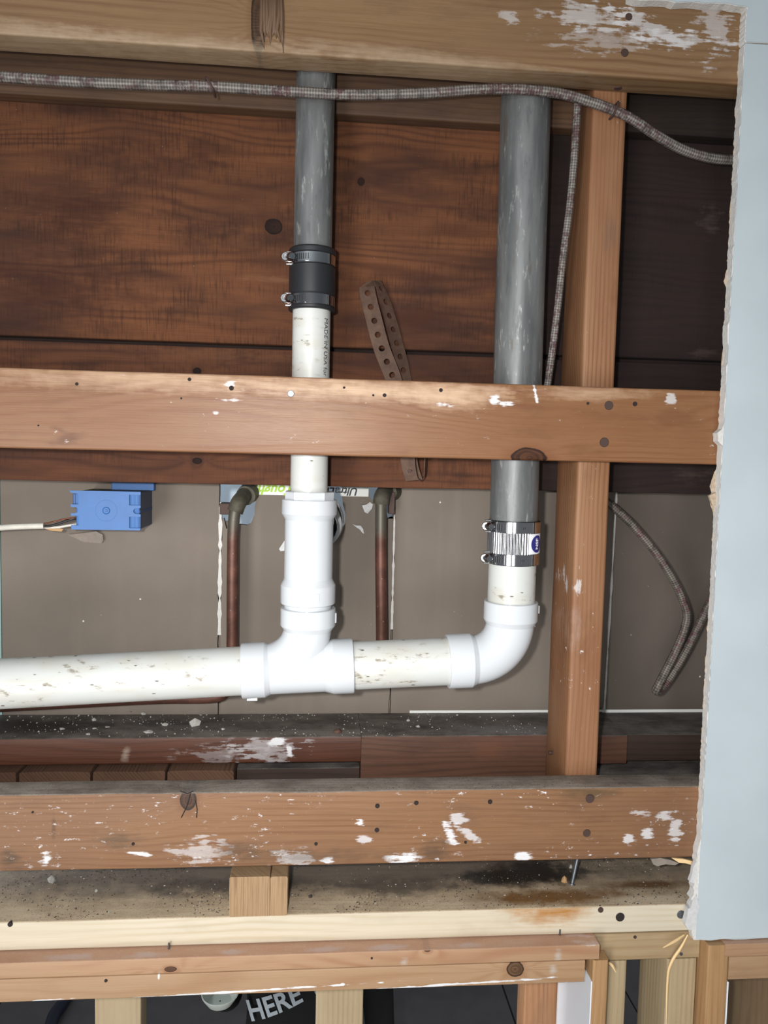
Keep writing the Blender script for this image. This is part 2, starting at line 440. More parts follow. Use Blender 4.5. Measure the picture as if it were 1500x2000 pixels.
m_dark = wood('blackened_board', 'x', saw=0.3, light=S(42, 30, 26), dark=S(27, 18, 18), aged=S(34, 24, 22), freq=50, warp=1.6, seed=53.0, agedamt=0.6, rough=0.9,
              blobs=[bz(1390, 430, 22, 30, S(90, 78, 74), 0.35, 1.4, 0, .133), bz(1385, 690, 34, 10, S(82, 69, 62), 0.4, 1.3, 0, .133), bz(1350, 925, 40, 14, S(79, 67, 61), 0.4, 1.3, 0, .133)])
m_tplate = wood('old_top_plate', 'x', S(95, 70, 50), S(66, 45, 32), S(70, 50, 37), freq=70, seed=57.0, agedamt=0.7, rough=0.65)
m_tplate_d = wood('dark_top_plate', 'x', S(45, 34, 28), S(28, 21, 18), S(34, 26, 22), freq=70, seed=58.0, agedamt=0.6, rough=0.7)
m_ledge = wood('reddish_sill', 'x', S(89, 53, 37), S(62, 35, 26), S(69, 40, 30), freq=60, warp=1.5, seed=61.0, agedamt=0.6, rough=0.5, dust=DUST_DARK,
               blobs=[bz(520, 1465, 50, 18, WHITE, 0.35, 1.3, 0, .133), bz(565, 1468, 5, 12, WHITE, 0.95, 0.7, 0.3, .133), bz(245, 1475, 8, 14, S(150, 133, 119), 0.8, 1.0, -0.3, .133),
                      bz(540, 1450, 12, 8, WHITE, 0.9, 0.8, 0, .133), bz(440, 1475, 50, 12, WHITE, 0.2, 1.4, 0, .133),
                      bxy(650, 1430, 0.35, 0.016, S(127, 121, 115), 0.7, 0.9, -.404), bxy(60, 1420, 0.14, 0.05, S(42, 39, 37), 0.8, 0.7, -.404)])
m_ledge_d = wood('dark_sill', 'x', S(96, 65, 49), S(67, 44, 34), S(76, 51, 40), freq=60, warp=1.5, seed=67.0, agedamt=0.6, rough=0.6, dust=DUST_DARK,
                 blobs=[bz(960, 1462, 50, 22, S(110, 70, 49), 0.5, 0.9, 0, .133), bxy(1000, 1425, 0.12, 0.03, S(129, 128, 128), 0.6, 0.9, -.404)])
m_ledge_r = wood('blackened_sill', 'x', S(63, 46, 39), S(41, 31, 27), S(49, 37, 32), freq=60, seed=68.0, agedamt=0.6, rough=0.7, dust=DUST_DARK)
m_planks = wood('rough_sawn_plank', 'y', S(104, 76, 58), S(62, 44, 34), S(78, 54, 42), freq=120, seed=71.0, agedamt=0.5, rough=0.85, bump=0.9, fibre=0.6)
PINEK = dict(rough=0.55)
m_plate = wood('pine_plate', 'x', S(198, 188, 168), S(178, 160, 130), S(188, 174, 148), freq=60, warp=1.3, seed=83.0, agedamt=0.4, fibre=0.2, dust=DUST_PLATE, grain=0.4,
               blobs=[bz(1085, 1782, 75, 26, S(164, 114, 58), 1.0, 0.5, 0.1), bz(1010, 1772, 45, 14, S(168, 118, 62), 0.95, 0.5),
                      ('xy', 0.0, 0.10, 0.75, 0.068, S(98, 86, 76), 0.9, 0.5), ('xy', -0.1, 0.07, 0.14, 0.03, S(62, 56, 52), 0.7, 0.9), ('xy', 0.12, 0.06, 0.09, 0.03, S(66, 58, 52), 0.7, 0.9),  # first mark paints the lower rail's shadow across the back of the plate
                      bxy(1080, 1752, 0.13, 0.024, S(116, 80, 40), 0.95, 0.7, -.588), bxy(1260, 1728, 0.075, 0.014, S(104, 70, 36), 0.95, 0.5, -.588),
                      bxy(1285, 1757, 0.1, 0.012, S(208, 190, 164), 0.8, 0.8, -.588),
                      bxy(1010, 1712, 0.11, 0.03, S(16, 15, 14), 1.0, 0.7, -.588), bxy(1050, 1700, 0.07, 0.04, S(20, 18, 17), 1.0, 0.8, -.588), bxy(960, 1722, 0.05, 0.016, S(24, 21, 20), 0.95, 0.9, -.588)])
m_plate2 = wood('pine_lower_plate', 'x', S(166, 146, 115), S(140, 112, 77), S(152, 128, 97), freq=70, seed=87.0, agedamt=0.4, fibre=0.25)
m_trim = wood('orange_header', 'x', S(166, 134, 104), S(142, 96, 68), S(158, 123, 94), freq=50, warp=2.2, seed=91.0, agedamt=0.35, fibre=0.2, paint=0.0,
              knots=[kn(333, 1893, 12, 6, -.022), kn(835, 1855, 7, 5, -.022)],
              blobs=[('xy', x_, -0.014, 0.03, 0.007, S(179, 162, 158), 0.7, 1.2) for x_ in (-0.3, -0.2, -0.1, 0.02, 0.1, 0.2)] +
                    [bz(1150, 1843, 26, 5, WHITE, 0.9, 1.0, 0, -.022), bz(1090, 1868, 8, 14, S(184, 184, 180), 0.5, 0.8, 0, -.022), bz(790, 1880, 8, 10, S(184, 184, 180), 0.5, 0.8, 0, -.022)],
              dust=(S(178, 144, 122), S(171, 130, 106), S(181, 167, 160), 0.8))
m_trim2 = wood('tan_header', 'x', S(162, 132, 102), S(142, 104, 73), S(154, 122, 91), freq=45, warp=1.4, seed=97.0, agedamt=0.4, fibre=0.2,
               knots=[kn(1006, 1893, 19, 17, -.022)],
               blobs=[bz(450, 1938, 240, 2, WHITE, 1, 0.8, 0.033, -.022), bz(880, 1923, 200, 2, WHITE, 1, 0.8, 0.033, -.022), bz(100, 1953, 40, 1.6, WHITE, 1, 0.8, 0.033, -.022),
                      bz(670, 1922, 5, 3, WHITE, 1, 0.8, 0, -.022), bz(310, 1906, 2, 8, WHITE, 0.9, 0.4, 0, -.022), bz(1080, 1895, 8, 10, S(184, 183, 178), 0.5, 0.8, 0, -.022)])
m_stud = wood('pine_stud', 'z', S(168, 151, 122), S(145, 122, 89), S(156, 137, 104), freq=80, warp=0.8, seed=101.0, agedamt=0.4, fibre=0.25)
m_stud_d = wood('weathered_stud', 'z', S(168, 124, 88), S(112, 78, 56), S(132, 96, 70), freq=80, warp=0.9, seed=103.0, agedamt=0.8, fibre=0.4)
m_stile = wood('tan_stile', 'z', S(168, 134, 95), S(138, 97, 62), S(156, 119, 81), freq=90, warp=0.9, seed=107.0, agedamt=0.4)
m_ply = wood('brown_plywood', 'z', S(118, 98, 74), S(92, 74, 56), S(104, 84, 64), freq=40, warp=1.2, seed=109.0, agedamt=0.5)
m_block = wood('rough_block', 'z', S(170, 142, 109), S(124, 89, 61), S(153, 121, 89), freq=700, warp=0.3, seed=113.0, agedamt=0.4, fibre=0.7, bump=0.8)

def drywall_mat():
    k = NT('painted_drywall'); k.geo()
    n1 = k.noise(k._geo.outputs['Position'], 9.0, 3.0); n2 = k.noise(k._geo.outputs['Position'], 900.0, 2.0)
    c = k.mix(k.smooth(n1, 0.3, 0.7), S(176, 187, 192), S(182, 193, 198))
    k.bump(n2, 0.08, 0.0004)
    return k.finish(c, 0.6)
m_dry = drywall_mat()
m_gyp = plain('gypsum_core', S(206, 204, 200), 0.9, bump=0.8, var=0.06, scale=300)
m_tornpaper = plain('torn_brown_paper', S(170, 152, 132), 0.9, bump=0.4, var=0.2, scale=200)
m_flap = plain('peeled_grey_paper', S(132, 122, 112), 0.9, var=0.1, scale=120)
m_tornwhite = plain('torn_white_paper', S(196, 196, 196), 0.85, bump=0.5, var=0.06, scale=200)

def paper_mat(name, base):
    k = NT(name); k.geo()
    p = k._geo.outputs['Position']
    n1 = k.noise(p, 5.0, 3.0); n2 = k.noise(p, 700.0, 3.0, 0.7)
    n3 = k.noise(k.comb(k.math('MULTIPLY', k.x, 26.0), 0.0, k.math('MULTIPLY', k.z, 1.5)), 1.0, 2.0)
    lo = tuple(v*0.88 for v in base[:3])+(1,); hi = tuple(v*1.1 for v in base[:3])+(1,)
    c = k.mix(k.smooth(n1, 0.3, 0.7), lo, hi)
    c = k.mix(k.math('MULTIPLY', k.smooth(n2, 0.5, 0.75), 0.25), c, tuple(v*0.7 for v in base[:3])+(1,))
    c = k.mix(k.math('MULTIPLY', k.smooth(n3, 0.52, 0.7), 0.2), c, tuple(min(1, v*1.25) for v in base[:3])+(1,))
    vo = k.n('ShaderNodeTexVoronoi'); k.put(vo.inputs['Vector'], p); vo.inputs['Scale'].default_value = 34.0
    sp = k.math('MULTIPLY', k.smooth(vo.outputs['Distance'], 0.06, 0.03), k.smooth(k.noise(p, 17.0), 0.5, 0.55))
    c = k.mix(sp, c, S(210, 205, 200))
    k.bump(n2, 0.1, 0.0005)
    return k.finish(c, 0.85, 0.0, 0.2)
m_paper = paper_mat('brown_drywall_paper', S(119, 110, 101))
m_paper_r = paper_mat('shaded_drywall_paper', S(94, 86, 79))  # darker paper for the right bay, its soft shade put into the colour
m_tape = plain('white_end_tape', S(222, 224, 220), 0.6)
m_teal = plain('pale_green_drywall', S(150, 178, 172), 0.8)
m_green = plain('green_print', S(150, 190, 50), 0.6)
m_blackprint = plain('black_print', S(40, 42, 46), 0.6)
m_farwall = plain('white_room_paint', S(214, 224, 238), 0.6)

def pvc_mat(name, dirty):
    k = NT(name); k.geo()
    p = k._geo.outputs['Position']
    c = S(200, 204, 208)
    if dirty:
        c = S(198, 200, 197)
        v = k.comb(k.math('MULTIPLY', k.x, 45.0), k.math('MULTIPLY', k.y, 60.0), k.math('MULTIPLY', k.z, 130.0))
        v2 = k.comb(k.math('MULTIPLY', k.x, 14.0), k.math('MULTIPLY', k.y, 20.0), k.math('MULTIPLY', k.z, 40.0))
        n1 = k.noise(v, 1.0, 5.0, 0.7); n2 = k.noise(v2, 1.0, 2.0)
        c = k.mix(k.math('MULTIPLY', k.smooth(n2, 0.42, 0.68), 0.38), c, S(184, 178, 160))
        m = k.math('MULTIPLY', k.smooth(n1, 0.55, 0.66), k.smooth(n2, 0.46, 0.58))
        c = k.mix(k.math('MULTIPLY', m, 0.75), c, S(112, 100, 78))
        vo = k.n('ShaderNodeTexVoronoi'); k.put(vo.inputs['Vector'], v); vo.inputs['Scale'].default_value = 0.9
        c = k.mix(k.math('MULTIPLY', k.smooth(vo.outputs['Distance'], 0.14, 0.08), k.smooth(k.noise(v2, 1.7, 2.0), 0.48, 0.55)), c, S(90, 82, 70))
    return k.finish(c, 0.2 if not dirty else 0.38, 0.0, 0.5)
m_pvc = pvc_mat('white_plastic', False)
m_pvcd = pvc_mat('scuffed_white_plastic', True)
def galv_mat(name, seed):
    k = NT(name); k.geo()
    v = k.comb(k.math('MULTIPLY', k.x, 60.0), k.math('MULTIPLY', k.y, 60.0), k.math('MULTIPLY', k.z, 7.0))
    vv = k.comb(k.math('ADD', k.math('MULTIPLY', k.x, 110.0), seed), k.math('MULTIPLY', k.y, 110.0), k.math('MULTIPLY', k.z, 22.0))
    n1 = k.noise(v, 1.0, 4.0, 0.6); n2 = k.noise(vv, 1.0, 5.0, 0.7); n3 = k.noise(k._geo.outputs['Position'], 300.0, 3.0)
    c = k.mix(k.smooth(n1, 0.3, 0.7), S(92, 94, 95), S(122, 124, 124))
    c = k.mix(k.math('MULTIPLY', k.smooth(n2, 0.56, 0.70), 0.75), c, S(176, 178, 174))
    c = k.mix(k.math('MULTIPLY', k.smooth(n2, 0.42, 0.3), 0.5), c, S(78, 82, 84))
    c = k.mix(k.math('MULTIPLY', k.smooth(k.noise(vv, 0.7, 3.0), 0.64, 0.72), 0.5), c, S(96, 82, 66))
    k.bump(n3, 0.12, 0.0005)
    return k.finish(c, 0.48, 0.35)
m_galv = galv_mat('galvanized_steel', 0.0)
m_galv2 = galv_mat('galvanized_steel_wide', 7.0)
m_chrome = plain('polished_steel', S(196, 196, 199), 0.12, 1.0)
m_screw = plain('screw_steel', S(190, 190, 190), 0.3, 1.0)
m_slot = plain('band_slot', S(70, 70, 72), 0.4, 0.8)
m_rubber = plain('black_rubber', S(34, 35, 38), 0.42)
m_sticker = plain('white_sticker', S(238, 238, 242), 0.5)
m_navy = plain('navy_print', S(44, 46, 128), 0.5)
m_blue = plain('blue_plastic', S(46, 100, 162), 0.45, var=0.06, scale=40)
m_blued = plain('blue_plastic_recess', S(28, 68, 120), 0.55)
def dusty_blue():
    k = NT('dusty_blue_plastic'); k.geo()
    n = k.noise(k._geo.outputs['Position'], 60.0, 4.0)
    c = k.mix(k.math('MAXIMUM', k.smooth(k.nz, 0.3, 0.8), k.math('MULTIPLY', k.smooth(k.nx, 0.3, 0.8), 0.8)), S(46, 100, 162), k.mix(n, S(84, 82, 80), S(66, 70, 78)))
    return k.finish(c, 0.6)
m_blue_body = dusty_blue()
def copper_mat():
    k = NT('aged_copper'); k.geo()
    p = k._geo.outputs['Position']
    n1 = k.noise(p, 40.0, 4.0, 0.65); n2 = k.noise(p, 260.0, 3.0, 0.7)
    c = k.mix(k.smooth(n1, 0.3, 0.7), S(84, 56, 48), S(108, 72, 60))
    g = k.smooth(k.math('ADD', k.z, k.math('MULTIPLY', k.math('SUBTRACT', n1, 0.5), 0.06)), -0.135, -0.105)
    c = k.mix(g, c, S(92, 88, 78))
    c = k.mix(k.smooth(n2, 0.66, 0.74), c, S(190, 180, 176))
    return k.finish(c, 0.5, 0.45)
m_copper = copper_mat()
m_soot = plain('sooty_fitting', S(78, 74, 62), 0.7, 0.2, var=0.35, scale=60)
m_rust = plain('rusty_steel', S(92, 70, 58), 0.65, 0.35, bump=0.3, var=0.2, scale=90)
m_nail = plain('rusty_nail', S(74, 56, 50), 0.7, 0.3)
m_hole = plain('nail_hole', S(36, 28, 26), 0.9)
m_steel = plain('grey_screw', S(112, 116, 122), 0.45, 0.8)
def braid_mat(name, c1, c2, fleck):
    k = NT(name); k.geo()
    uv = k.n('ShaderNodeUVMap')
    s = k.n('ShaderNodeSeparateXYZ'); k.t.links.new(uv.outputs[0], s.inputs[0])
    a = k.math('SINE', k.math('ADD', k.math('MULTIPLY', s.outputs[0], 4*2*PI), k.math('MULTIPLY', s.outputs[1], 900.0)))
    b = k.math('SINE', k.math('SUBTRACT', k.math('MULTIPLY', s.outputs[0], 4*2*PI), k.math('MULTIPLY', s.outputs[1], 900.0)))
    h = k.math('ADD', k.math('MULTIPLY', k.math('MULTIPLY', a, b), 0.5), 0.5)
    c = k.mix(h, c1, c2)
    n = k.noise(k._geo.outputs['Position'], 130.0, 4.0, 0.7); n2 = k.noise(k._geo.outputs['Position'], 28.0, 2.0)
    c = k.mix(k.math('MULTIPLY', k.math('MULTIPLY', k.smooth(n, 0.47, 0.56), k.smooth(n2, 0.38, 0.56)), 0.85), c, fleck)
    c = k.mix(k.math('MULTIPLY', k.smooth(k.noise(k._geo.outputs['Position'], 75.0, 5.0, 0.75), 0.5, 0.62), 0.6), c, tuple(v*0.4 for v in c1[:3])+(1,))
    k.bump(h, 0.6, 0.0008)
    return k.finish(c, 0.6, 0.15)
m_braid = braid_mat('grey_braided_sheath', S(74, 69, 66), S(146, 140, 134), S(80, 52, 54))
m_braid2 = braid_mat('dark_braided_sheath', S(62, 58, 54), S(126, 120, 110), S(86, 52, 58))
m_wire_w = plain('white_sheath', S(206, 202, 192), 0.55, var=0.06, scale=80)
m_wire_k = plain('black_wire', S(34, 32, 32), 0.5)
m_wire_b = plain('bare_copper_wire', S(120, 72, 52), 0.45, 0.6)
m_kraft = plain('kraft_paper', S(176, 140, 98), 0.8)
m_chip = plain('plaster_chip', S(168, 166, 160), 0.9, bump=0.5, var=0.08, scale=300)
m_chip_d = plain('dark_crumb', S(70, 62, 56), 0.9, var=0.2, scale=200)
m_splint = plain('fresh_splinter', S(226, 194, 144), 0.7)
m_paint = plain('white_gloss_paint', S(226, 230, 236), 0.4)
m_tile = plain('charcoal_tile', S(98, 96, 98), 0.5, var=0.12, scale=6)
m_grout = plain('dark_grout', S(44, 44, 46), 0.9)
m_cloth = plain('black_cloth', S(20, 20, 22), 0.9, bump=0.3, scale=200)
m_letter = plain('pale_print', S(176, 186, 194), 0.8)
m_cup = plain('glazed_white', S(206, 212, 204), 0.35)
m_hose = plain('navy_hose', S(28, 32, 56), 0.5)

# ------------------------------------------------------------------ setting
GZ = -2.6
fl = box('floor', -3, 3, -3.2, 5, GZ-0.1, GZ-0.006, m_grout, bev=0)
tag(fl, 'dark grey tiled floor of the room below and beyond', None, kind='structure')
tile_me = None
for i in range(7):
    for j in range(6):
        if tile_me is None:
            bm = bmesh.new(); bm_box(bm, -0.296, 0.296, -0.296, 0.296, -0.008, 0.0, 0.002, 1)
            tile_me = bpy.data.meshes.new('floor_tile'); bm.to_mesh(tile_me); bm.free(); tile_me.materials.append(m_tile)
        o = bpy.data.objects.new('floor_tile', tile_me); COL.objects.link(o); o.parent = fl
        o.location = (-1.75+0.6*i, 0.7+0.6*j, GZ)
cl = box('ceiling', -3, 3, -3.2, 1.4, 0.86, 0.9, m_dry, bev=0)
tag(cl, 'plain white ceiling above the opened wall', None, kind='structure')
fw = box('wall_far', -1.6, 1.6, 0.55, 0.6, -0.62, 0.86, m_farwall, bev=0)
tag(fw, 'white painted wall of the room behind, seen through the holes', None, kind='structure')

# back of the drywall: panels with ragged notches round the pipes
wb = empty('wall_back', (0, 0.235, -0.404)); tag(wb, 'brown paper back of drywall closing the rear of the wall', None, kind='structure')
YB = 0.235
def rag(p, q, n, amp, seed):
    out = []
    random.seed(seed)
    for i in range(n):
        t = i/n
        out.append((p[0]*(1-t)+q[0]*t+random.uniform(-amp, amp), p[1]*(1-t)+q[1]*t+random.uniform(-amp, amp)))
    return out
ZT, ZB = 0.56, -0.42
def px2(pts): return [(at(a, b, YB).x, at(a, b, YB).z) for a, b in pts]
prism('drywall_panel', [(-1.1, ZB), (-0.4735, ZB), (-0.4735, ZT), (-1.1, ZT)], YB, YB+0.013, m_teal, wb)
prism('drywall_panel', [(-0.472, ZB), (-0.1515, ZB)] + rag((-0.1515, ZB), (-0.1505, -0.05), 24, 0.0012, 5) + [(-0.1505, ZT), (-0.472, ZT)], YB, YB+0.013, m_paper, wb)
mid = [(-0.1465, ZB), (0.1165, ZB)] + rag((0.1165, ZB), (0.1165, -0.06), 22, 0.001, 9)
mid += px2([(773, 1013), (757, 1013), (753, 985), (735, 985), (730, 978), (722, 972), (718, 952)])
mid += [(mid[-1][0], ZT-0.2)]
n1 = px2([(666, 952), (668, 965), (670, 985), (675, 1005), (674, 1022), (668, 1035), (664, 1046), (652, 1056), (638, 1064), (612, 1066), (600, 1058), (596, 1040), (600, 955)])
mid += [(n1[0][0], ZT-0.2)] + n1 + [(n1[-1][0], ZT-0.2)]
n2 = px2([(502, 952), (500, 975), (498, 990), (497, 1005), (490, 1022), (482, 1026), (468, 1024), (455, 1026), (442, 1033), (437, 1012)])
mid += [(n2[0][0], ZT-0.2)] + n2
mid += [(-0.1462, n2[-1][1]-0.005)] + rag((-0.1462, n2[-1][1]-0.01), (-0.1465, ZB), 16, 0.0012, 12)[1:]
prism('drywall_panel', mid, YB, YB+0.013, m_paper, wb)
prism('drywall_panel', rag((0.1185, ZB), (0.1190, -0.06), 22, 0.001, 15) + [(0.1190, ZT), (0.4700, ZT)] + rag((0.4700, -0.02), (0.4665, ZB), 18, 0.0008, 19), YB, YB+0.013, m_paper, wb)
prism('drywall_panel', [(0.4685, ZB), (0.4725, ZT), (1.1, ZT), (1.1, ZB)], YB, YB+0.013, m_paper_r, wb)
for xb in (-0.473, -0.1495, 0.1176, 0.4695):
    box('joint_light_block', xb-0.012, xb+0.012, YB+0.0136, YB+0.02, ZB, -0.105 if abs(xb) < 0.2 else ZT, m_flap, wb, bev=0)  # added strips stop the back room light leaking through the joints
# pale strips of exposed joint
for (a0, z0, a1, z1, wd) in ((-0.1490, -0.075, -0.1492, -0.28, 0.0030), (0.1176, -0.09, 0.1178, -0.27, 0.0018), (0.4712, -0.045, 0.4674, -0.40, 0.0018)):
    bm = bmesh.new(); random.seed(int(a0*1000))
    L, Rr = [], []
    for i in range(26):
        t = i/25; xc = a0+(a1-a0)*t; ww = wd*random.uniform(0.55, 1.2)*(1.0 if i % 9 else 0.4)
        L.append(bm.verts.new((xc-ww, YB-0.0006, z0+(z1-z0)*t))); Rr.append(bm.verts.new((xc+ww, YB-0.0006, z0+(z1-z0)*t)))
    for i in range(25): bm.faces.new((L[i], Rr[i], Rr[i+1], L[i+1]))
    r = bmesh.ops.extrude_face_region(bm, geom=bm.faces[:])
    for g in r['geom']:
        if isinstance(g, bmesh.types.BMVert): g.co.y += 0.008
    o = from_bm('joint_strip', bm, m_gyp, wb)
# white end tape with print, upside down
t1a, t1b = at(503, 966, YB), at(600, 966, YB)
box('end_tape', t1a.x, t1b.x+0.004, YB-0.0008, YB+0.001, t1a.z, -0.03, m_tape, wb, bev=0)
t2a, t2b = at(664, 969, YB), at(722, 969, YB)
box('end_tape', t2a.x+0.001, t2b.x-0.002, YB-0.0008, YB+0.001, t2a.z, -0.03, m_tape, wb, bev=0)
box('end_tape', at(800, 1389, YB).x, 0.8, YB-0.0008, YB+0.001, -0.42, -0.4005, m_tape, wb, bev=0)
def wall_text(body, px, py, size, mat, Y, rot=PI, shear=0.25, bold=0.0, parent=None, name='lettering'):
    me = text_mesh(body, size, shear, bold)
    p = at(px, py, Y)
    me.transform(Matrix.Translation((p.x, Y, p.z)) @ Matrix.Rotation(rot, 4, 'Y') @ Matrix.Rotation(PI/2, 4, 'X'))
    return link(name, me, mat, parent)
wall_text('Tough\u00ae', 530, 956, 0.021, m_green, YB-0.0012, bold=0.0006, parent=wb)
wall_text('UltraLight', 656, 959, 0.017, m_blackprint, YB-0.0012, bold=0.0004, parent=wb)
# torn paper flaps on the panel
def flap(name, pts, Y, lift, mat, parent):
    bm = bmesh.new(); vs = []
    for i, (a, b) in enumerate(pts):
        p = at(a, b, Y); vs.append(bm.verts.new((p.x, Y-lift*(0.4+0.6*((i*37) % 5)/4), p.z)))
    es = [bm.edges.new((vs[i], vs[(i+1) % len(vs)])) for i in range(len(vs))]
    bmesh.ops.triangle_fill(bm, edges=es, use_beauty=True)
    r = bmesh.ops.extrude_face_region(bm, geom=bm.faces[:])
    for g in r['geom']:
        if isinstance(g, bmesh.types.BMVert): g.co.y += 0.0012
    return from_bm(name, bm, mat, parent)
flap('torn_flap', [(707, 987), (716, 985), (722, 980), (728, 985), (726, 993), (718, 1003), (712, 1000)], YB-0.001, 0.006, m_tornwhite, wb)
flap('torn_flap', [(688, 1023), (695, 1026), (704, 1026), (709, 1033), (711, 1042), (707, 1040), (703, 1034), (697, 1030)], YB-0.001, 0.006, m_tornwhite, wb)
flap('torn_flap', [(133, 1044), (170, 1040), (190, 1037), (202, 1044), (204, 1055), (199, 1061), (165, 1058)], YB-0.001, 0.006, m_flap, wb)
flap('torn_flap', [(545, 1072), (556, 1055), (556, 1075), (548, 1076)], YB-0.001, 0.006, m_tornwhite, wb)

# ------------------------------------------------------------------ lumber
top_rail = lumber('wooden_rail', (-1.0, 0.75, 0.0, 0.041, 0.472, 0.575), 'x', m_top, 'brown wooden rail across the top of the opening, above the grey cable', 'beam', seed=1)
mid_rail = lumber('wooden_rail', (-1.0, 0.75, 0.0, 0.041, 0.0, 0.0945), 'x', m_mid, 'honey coloured wooden rail across the middle, in front of both drain pipes', 'beam', seed=2)
low_rail = lumber('wooden_rail', (-1.0, 0.75, 0.0, 0.041, -0.523, -0.4255), 'x', m_low, 'paint splashed wooden rail with dusty top below the white pipes', 'beam', seed=3, wane=0.004)
post = lumber('wooden_post', (0.3405, 0.3852, 0.0412, 0.1325, -0.515, 0.855), 'z', m_post, 'upright wooden post standing behind the rails beside the wide grey pipe', 'post', seed=4, r=0.004)
lumber('top_plate', (-1.0, 0.3400, 0.107, 0.1325, 0.4525, 0.56), 'x', m_tplate, 'shadowed top plate behind the grey cable, left of the post', 'beam', seed=5)
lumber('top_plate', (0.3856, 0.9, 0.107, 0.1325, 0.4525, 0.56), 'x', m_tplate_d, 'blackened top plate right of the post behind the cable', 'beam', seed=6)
GB = 'sheathing boards behind the pipes'
lumber('sheathing_board', (-1.0, 0.288, 0.133, 0.155, 0.1505, 0.855), 'x', m_board, 'wide reddish brown board behind the pipes with a round dark knot', 'board', GB, seed=7)
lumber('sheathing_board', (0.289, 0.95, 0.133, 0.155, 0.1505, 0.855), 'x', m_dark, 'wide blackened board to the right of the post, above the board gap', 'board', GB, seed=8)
lumber('sheathing_board', (-1.0, 0.288, 0.133, 0.155, -0.0435, 0.1445), 'x', m_board2, 'narrower brown board running behind the middle rail, left of the wide grey pipe', 'board', GB, seed=9)
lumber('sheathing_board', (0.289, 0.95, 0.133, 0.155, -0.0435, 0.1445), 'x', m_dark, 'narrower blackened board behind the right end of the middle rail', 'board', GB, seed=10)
lumber('gap_shade_strip', (-1.0, 0.95, 0.156, 0.172, 0.125, 0.175), 'x', m_dark, 'dark strip added to shade the gap between the two brown boards', 'board', seed=17)  # added strip, its dark colour stands for the shade in the gap
GS = 'sill pieces under the brown drywall'
lumber('sill_board', (-1.0, 0.067, 0.133, 0.2345, -0.4425, -0.404), 'x', m_ledge, 'reddish sill board with dusty top and white paint smear, under the long white pipe', 'board', GS, seed=11)
lumber('sill_board', (0.0675, 0.3860, 0.133, 0.2345, -0.50, -0.404), 'x', m_ledge_d, 'tall brown sill board under the elbow, left of the post', 'board', GS, seed=12)
s1 = lumber('sill_board', (0.3865, 0.4625, 0.128, 0.2345, -0.4475, -0.4035), 'x', m_ledge_d, 'short brown block on the sill just right of the post', 'board', GS, seed=13, seg=6)
lumber('sill_board', (0.4630, 0.95, 0.134, 0.2345, -0.446, -0.4045), 'x', m_ledge_r, 'blackened sill board behind the right end of the lower rail', 'board', GS, seed=14)
lumber('sill_board', (0.3865, 0.95, 0.10, 0.20, -0.50, -0.455), 'x', m_ledge_r, 'dusty blackened board lying under the sill right of the post', 'board', GS, seed=15)
lumber('sill_board', (-0.1125, 0.067, 0.16, 0.2345, -0.50, -0.4615), 'x', m_ledge_r, 'dark recessed board seen in the slot under the reddish sill', 'board', GS, seed=16, seg=8)
# row of rough plank ends under the sill
pr_ = thing('plank_row', 'row of dark rough sawn plank ends under the reddish sill board', 'planks', (-0.27, 0.16, -0.5))
edges = [-0.62, -0.512, -0.4075, -0.3085, -0.2070, -0.1100]
for i in range(5):
    lumber('plank', (edges[i]+0.0022, edges[i+1]-0.0022, 0.119, 0.225, -0.500, -0.4465), 'y', m_planks, r=0.003, seg=6, jit=0.0016, seed=20+i, parent=pr_)

# bottom plates and framing
plate = lumber('bottom_plate', (-1.0, 0.75, 0.0, 0.16, -0.6255, -0.588), 'x', m_plate, 'pale pine plate with gritty top and amber water stain', 'beam', seed=31)
plate2 = lumber('bottom_plate', (0.3752, 0.5215, 0.0, 0.14, -0.664, -0.6270), 'x', m_plate2, 'short tan pine plate under the right end of the pale plate', 'beam', seed=32, seg=8)
tr1 = lumber('header_board', (-1.0, 0.3742, -0.022, 0.12, -0.6465, -0.6262), 'x', m_trim, 'orange header strip with paint specks on its top edge', 'board', seed=33, r=0.0015)
tr2 = lumber('header_board', (-1.0, 0.3555, -0.022, 0.12, -0.6765, -0.6470), 'x', m_trim2, 'tan header board with a big dark knot and white painted lower edge', 'board', seed=34, r=0.0015)
st = thing('door_stile', 'upright tan stile with white painted inner side below the header', 'board', (0.37, 0.03, -1.4))
lumber('stile_board', (0.3672, 0.3880, -0.021, 0.11, -1.4, -0.6480), 'z', m_stile, seed=35, parent=st, seg=14)
box('painted_face', 0.3656, 0.3672, -0.0205, 0.11, -1.4, -0.6775, m_paint, st, bev=0.0003, seg=1)
lumber('stud', (0.3888, 0.4223, 0.0, 0.06, -1.4, -0.6643), 'z', m_stud, 'pale wall stud between the stile and the dark slot', 'stud', seed=36, seg=14)
lumber('stud', (0.4780, 0.5197, 0.0, 0.085, -1.4, -0.6643), 'z', m_stud, 'tan wall stud with a split splinter and nail, right of the dark slot', 'stud', seed=37, seg=14)
lumber('backing_board', (0.415, 0.475, 0.16, 0.2, -1.4, -0.6643), 'z', m_ply, 'brown board deep in the slot between two studs', 'board', seed=38, seg=10)
st2 = thing('door_stile', 'tan stile with a white painted edge under the bottom corner of the drywall', 'board', (0.537, 0.03, -1.4))
lumber('stile_board', (0.5225, 0.5515, -0.0215, 0.06, -1.4, -0.6325), 'z', m_stile, seed=39, seg=14, parent=st2)
box('painted_face', 0.5517, 0.5532, -0.0215, 0.08, -1.4, -0.684, m_paint, st2, bev=0.0003, seg=1)
lumber('header_board', (0.545, 1.0, -0.022, 0.12, -0.6490, -0.6315), 'x', m_trim, 'orange header strip under the white drywall at the far right', 'board', seed=40, seg=10, r=0.0015)
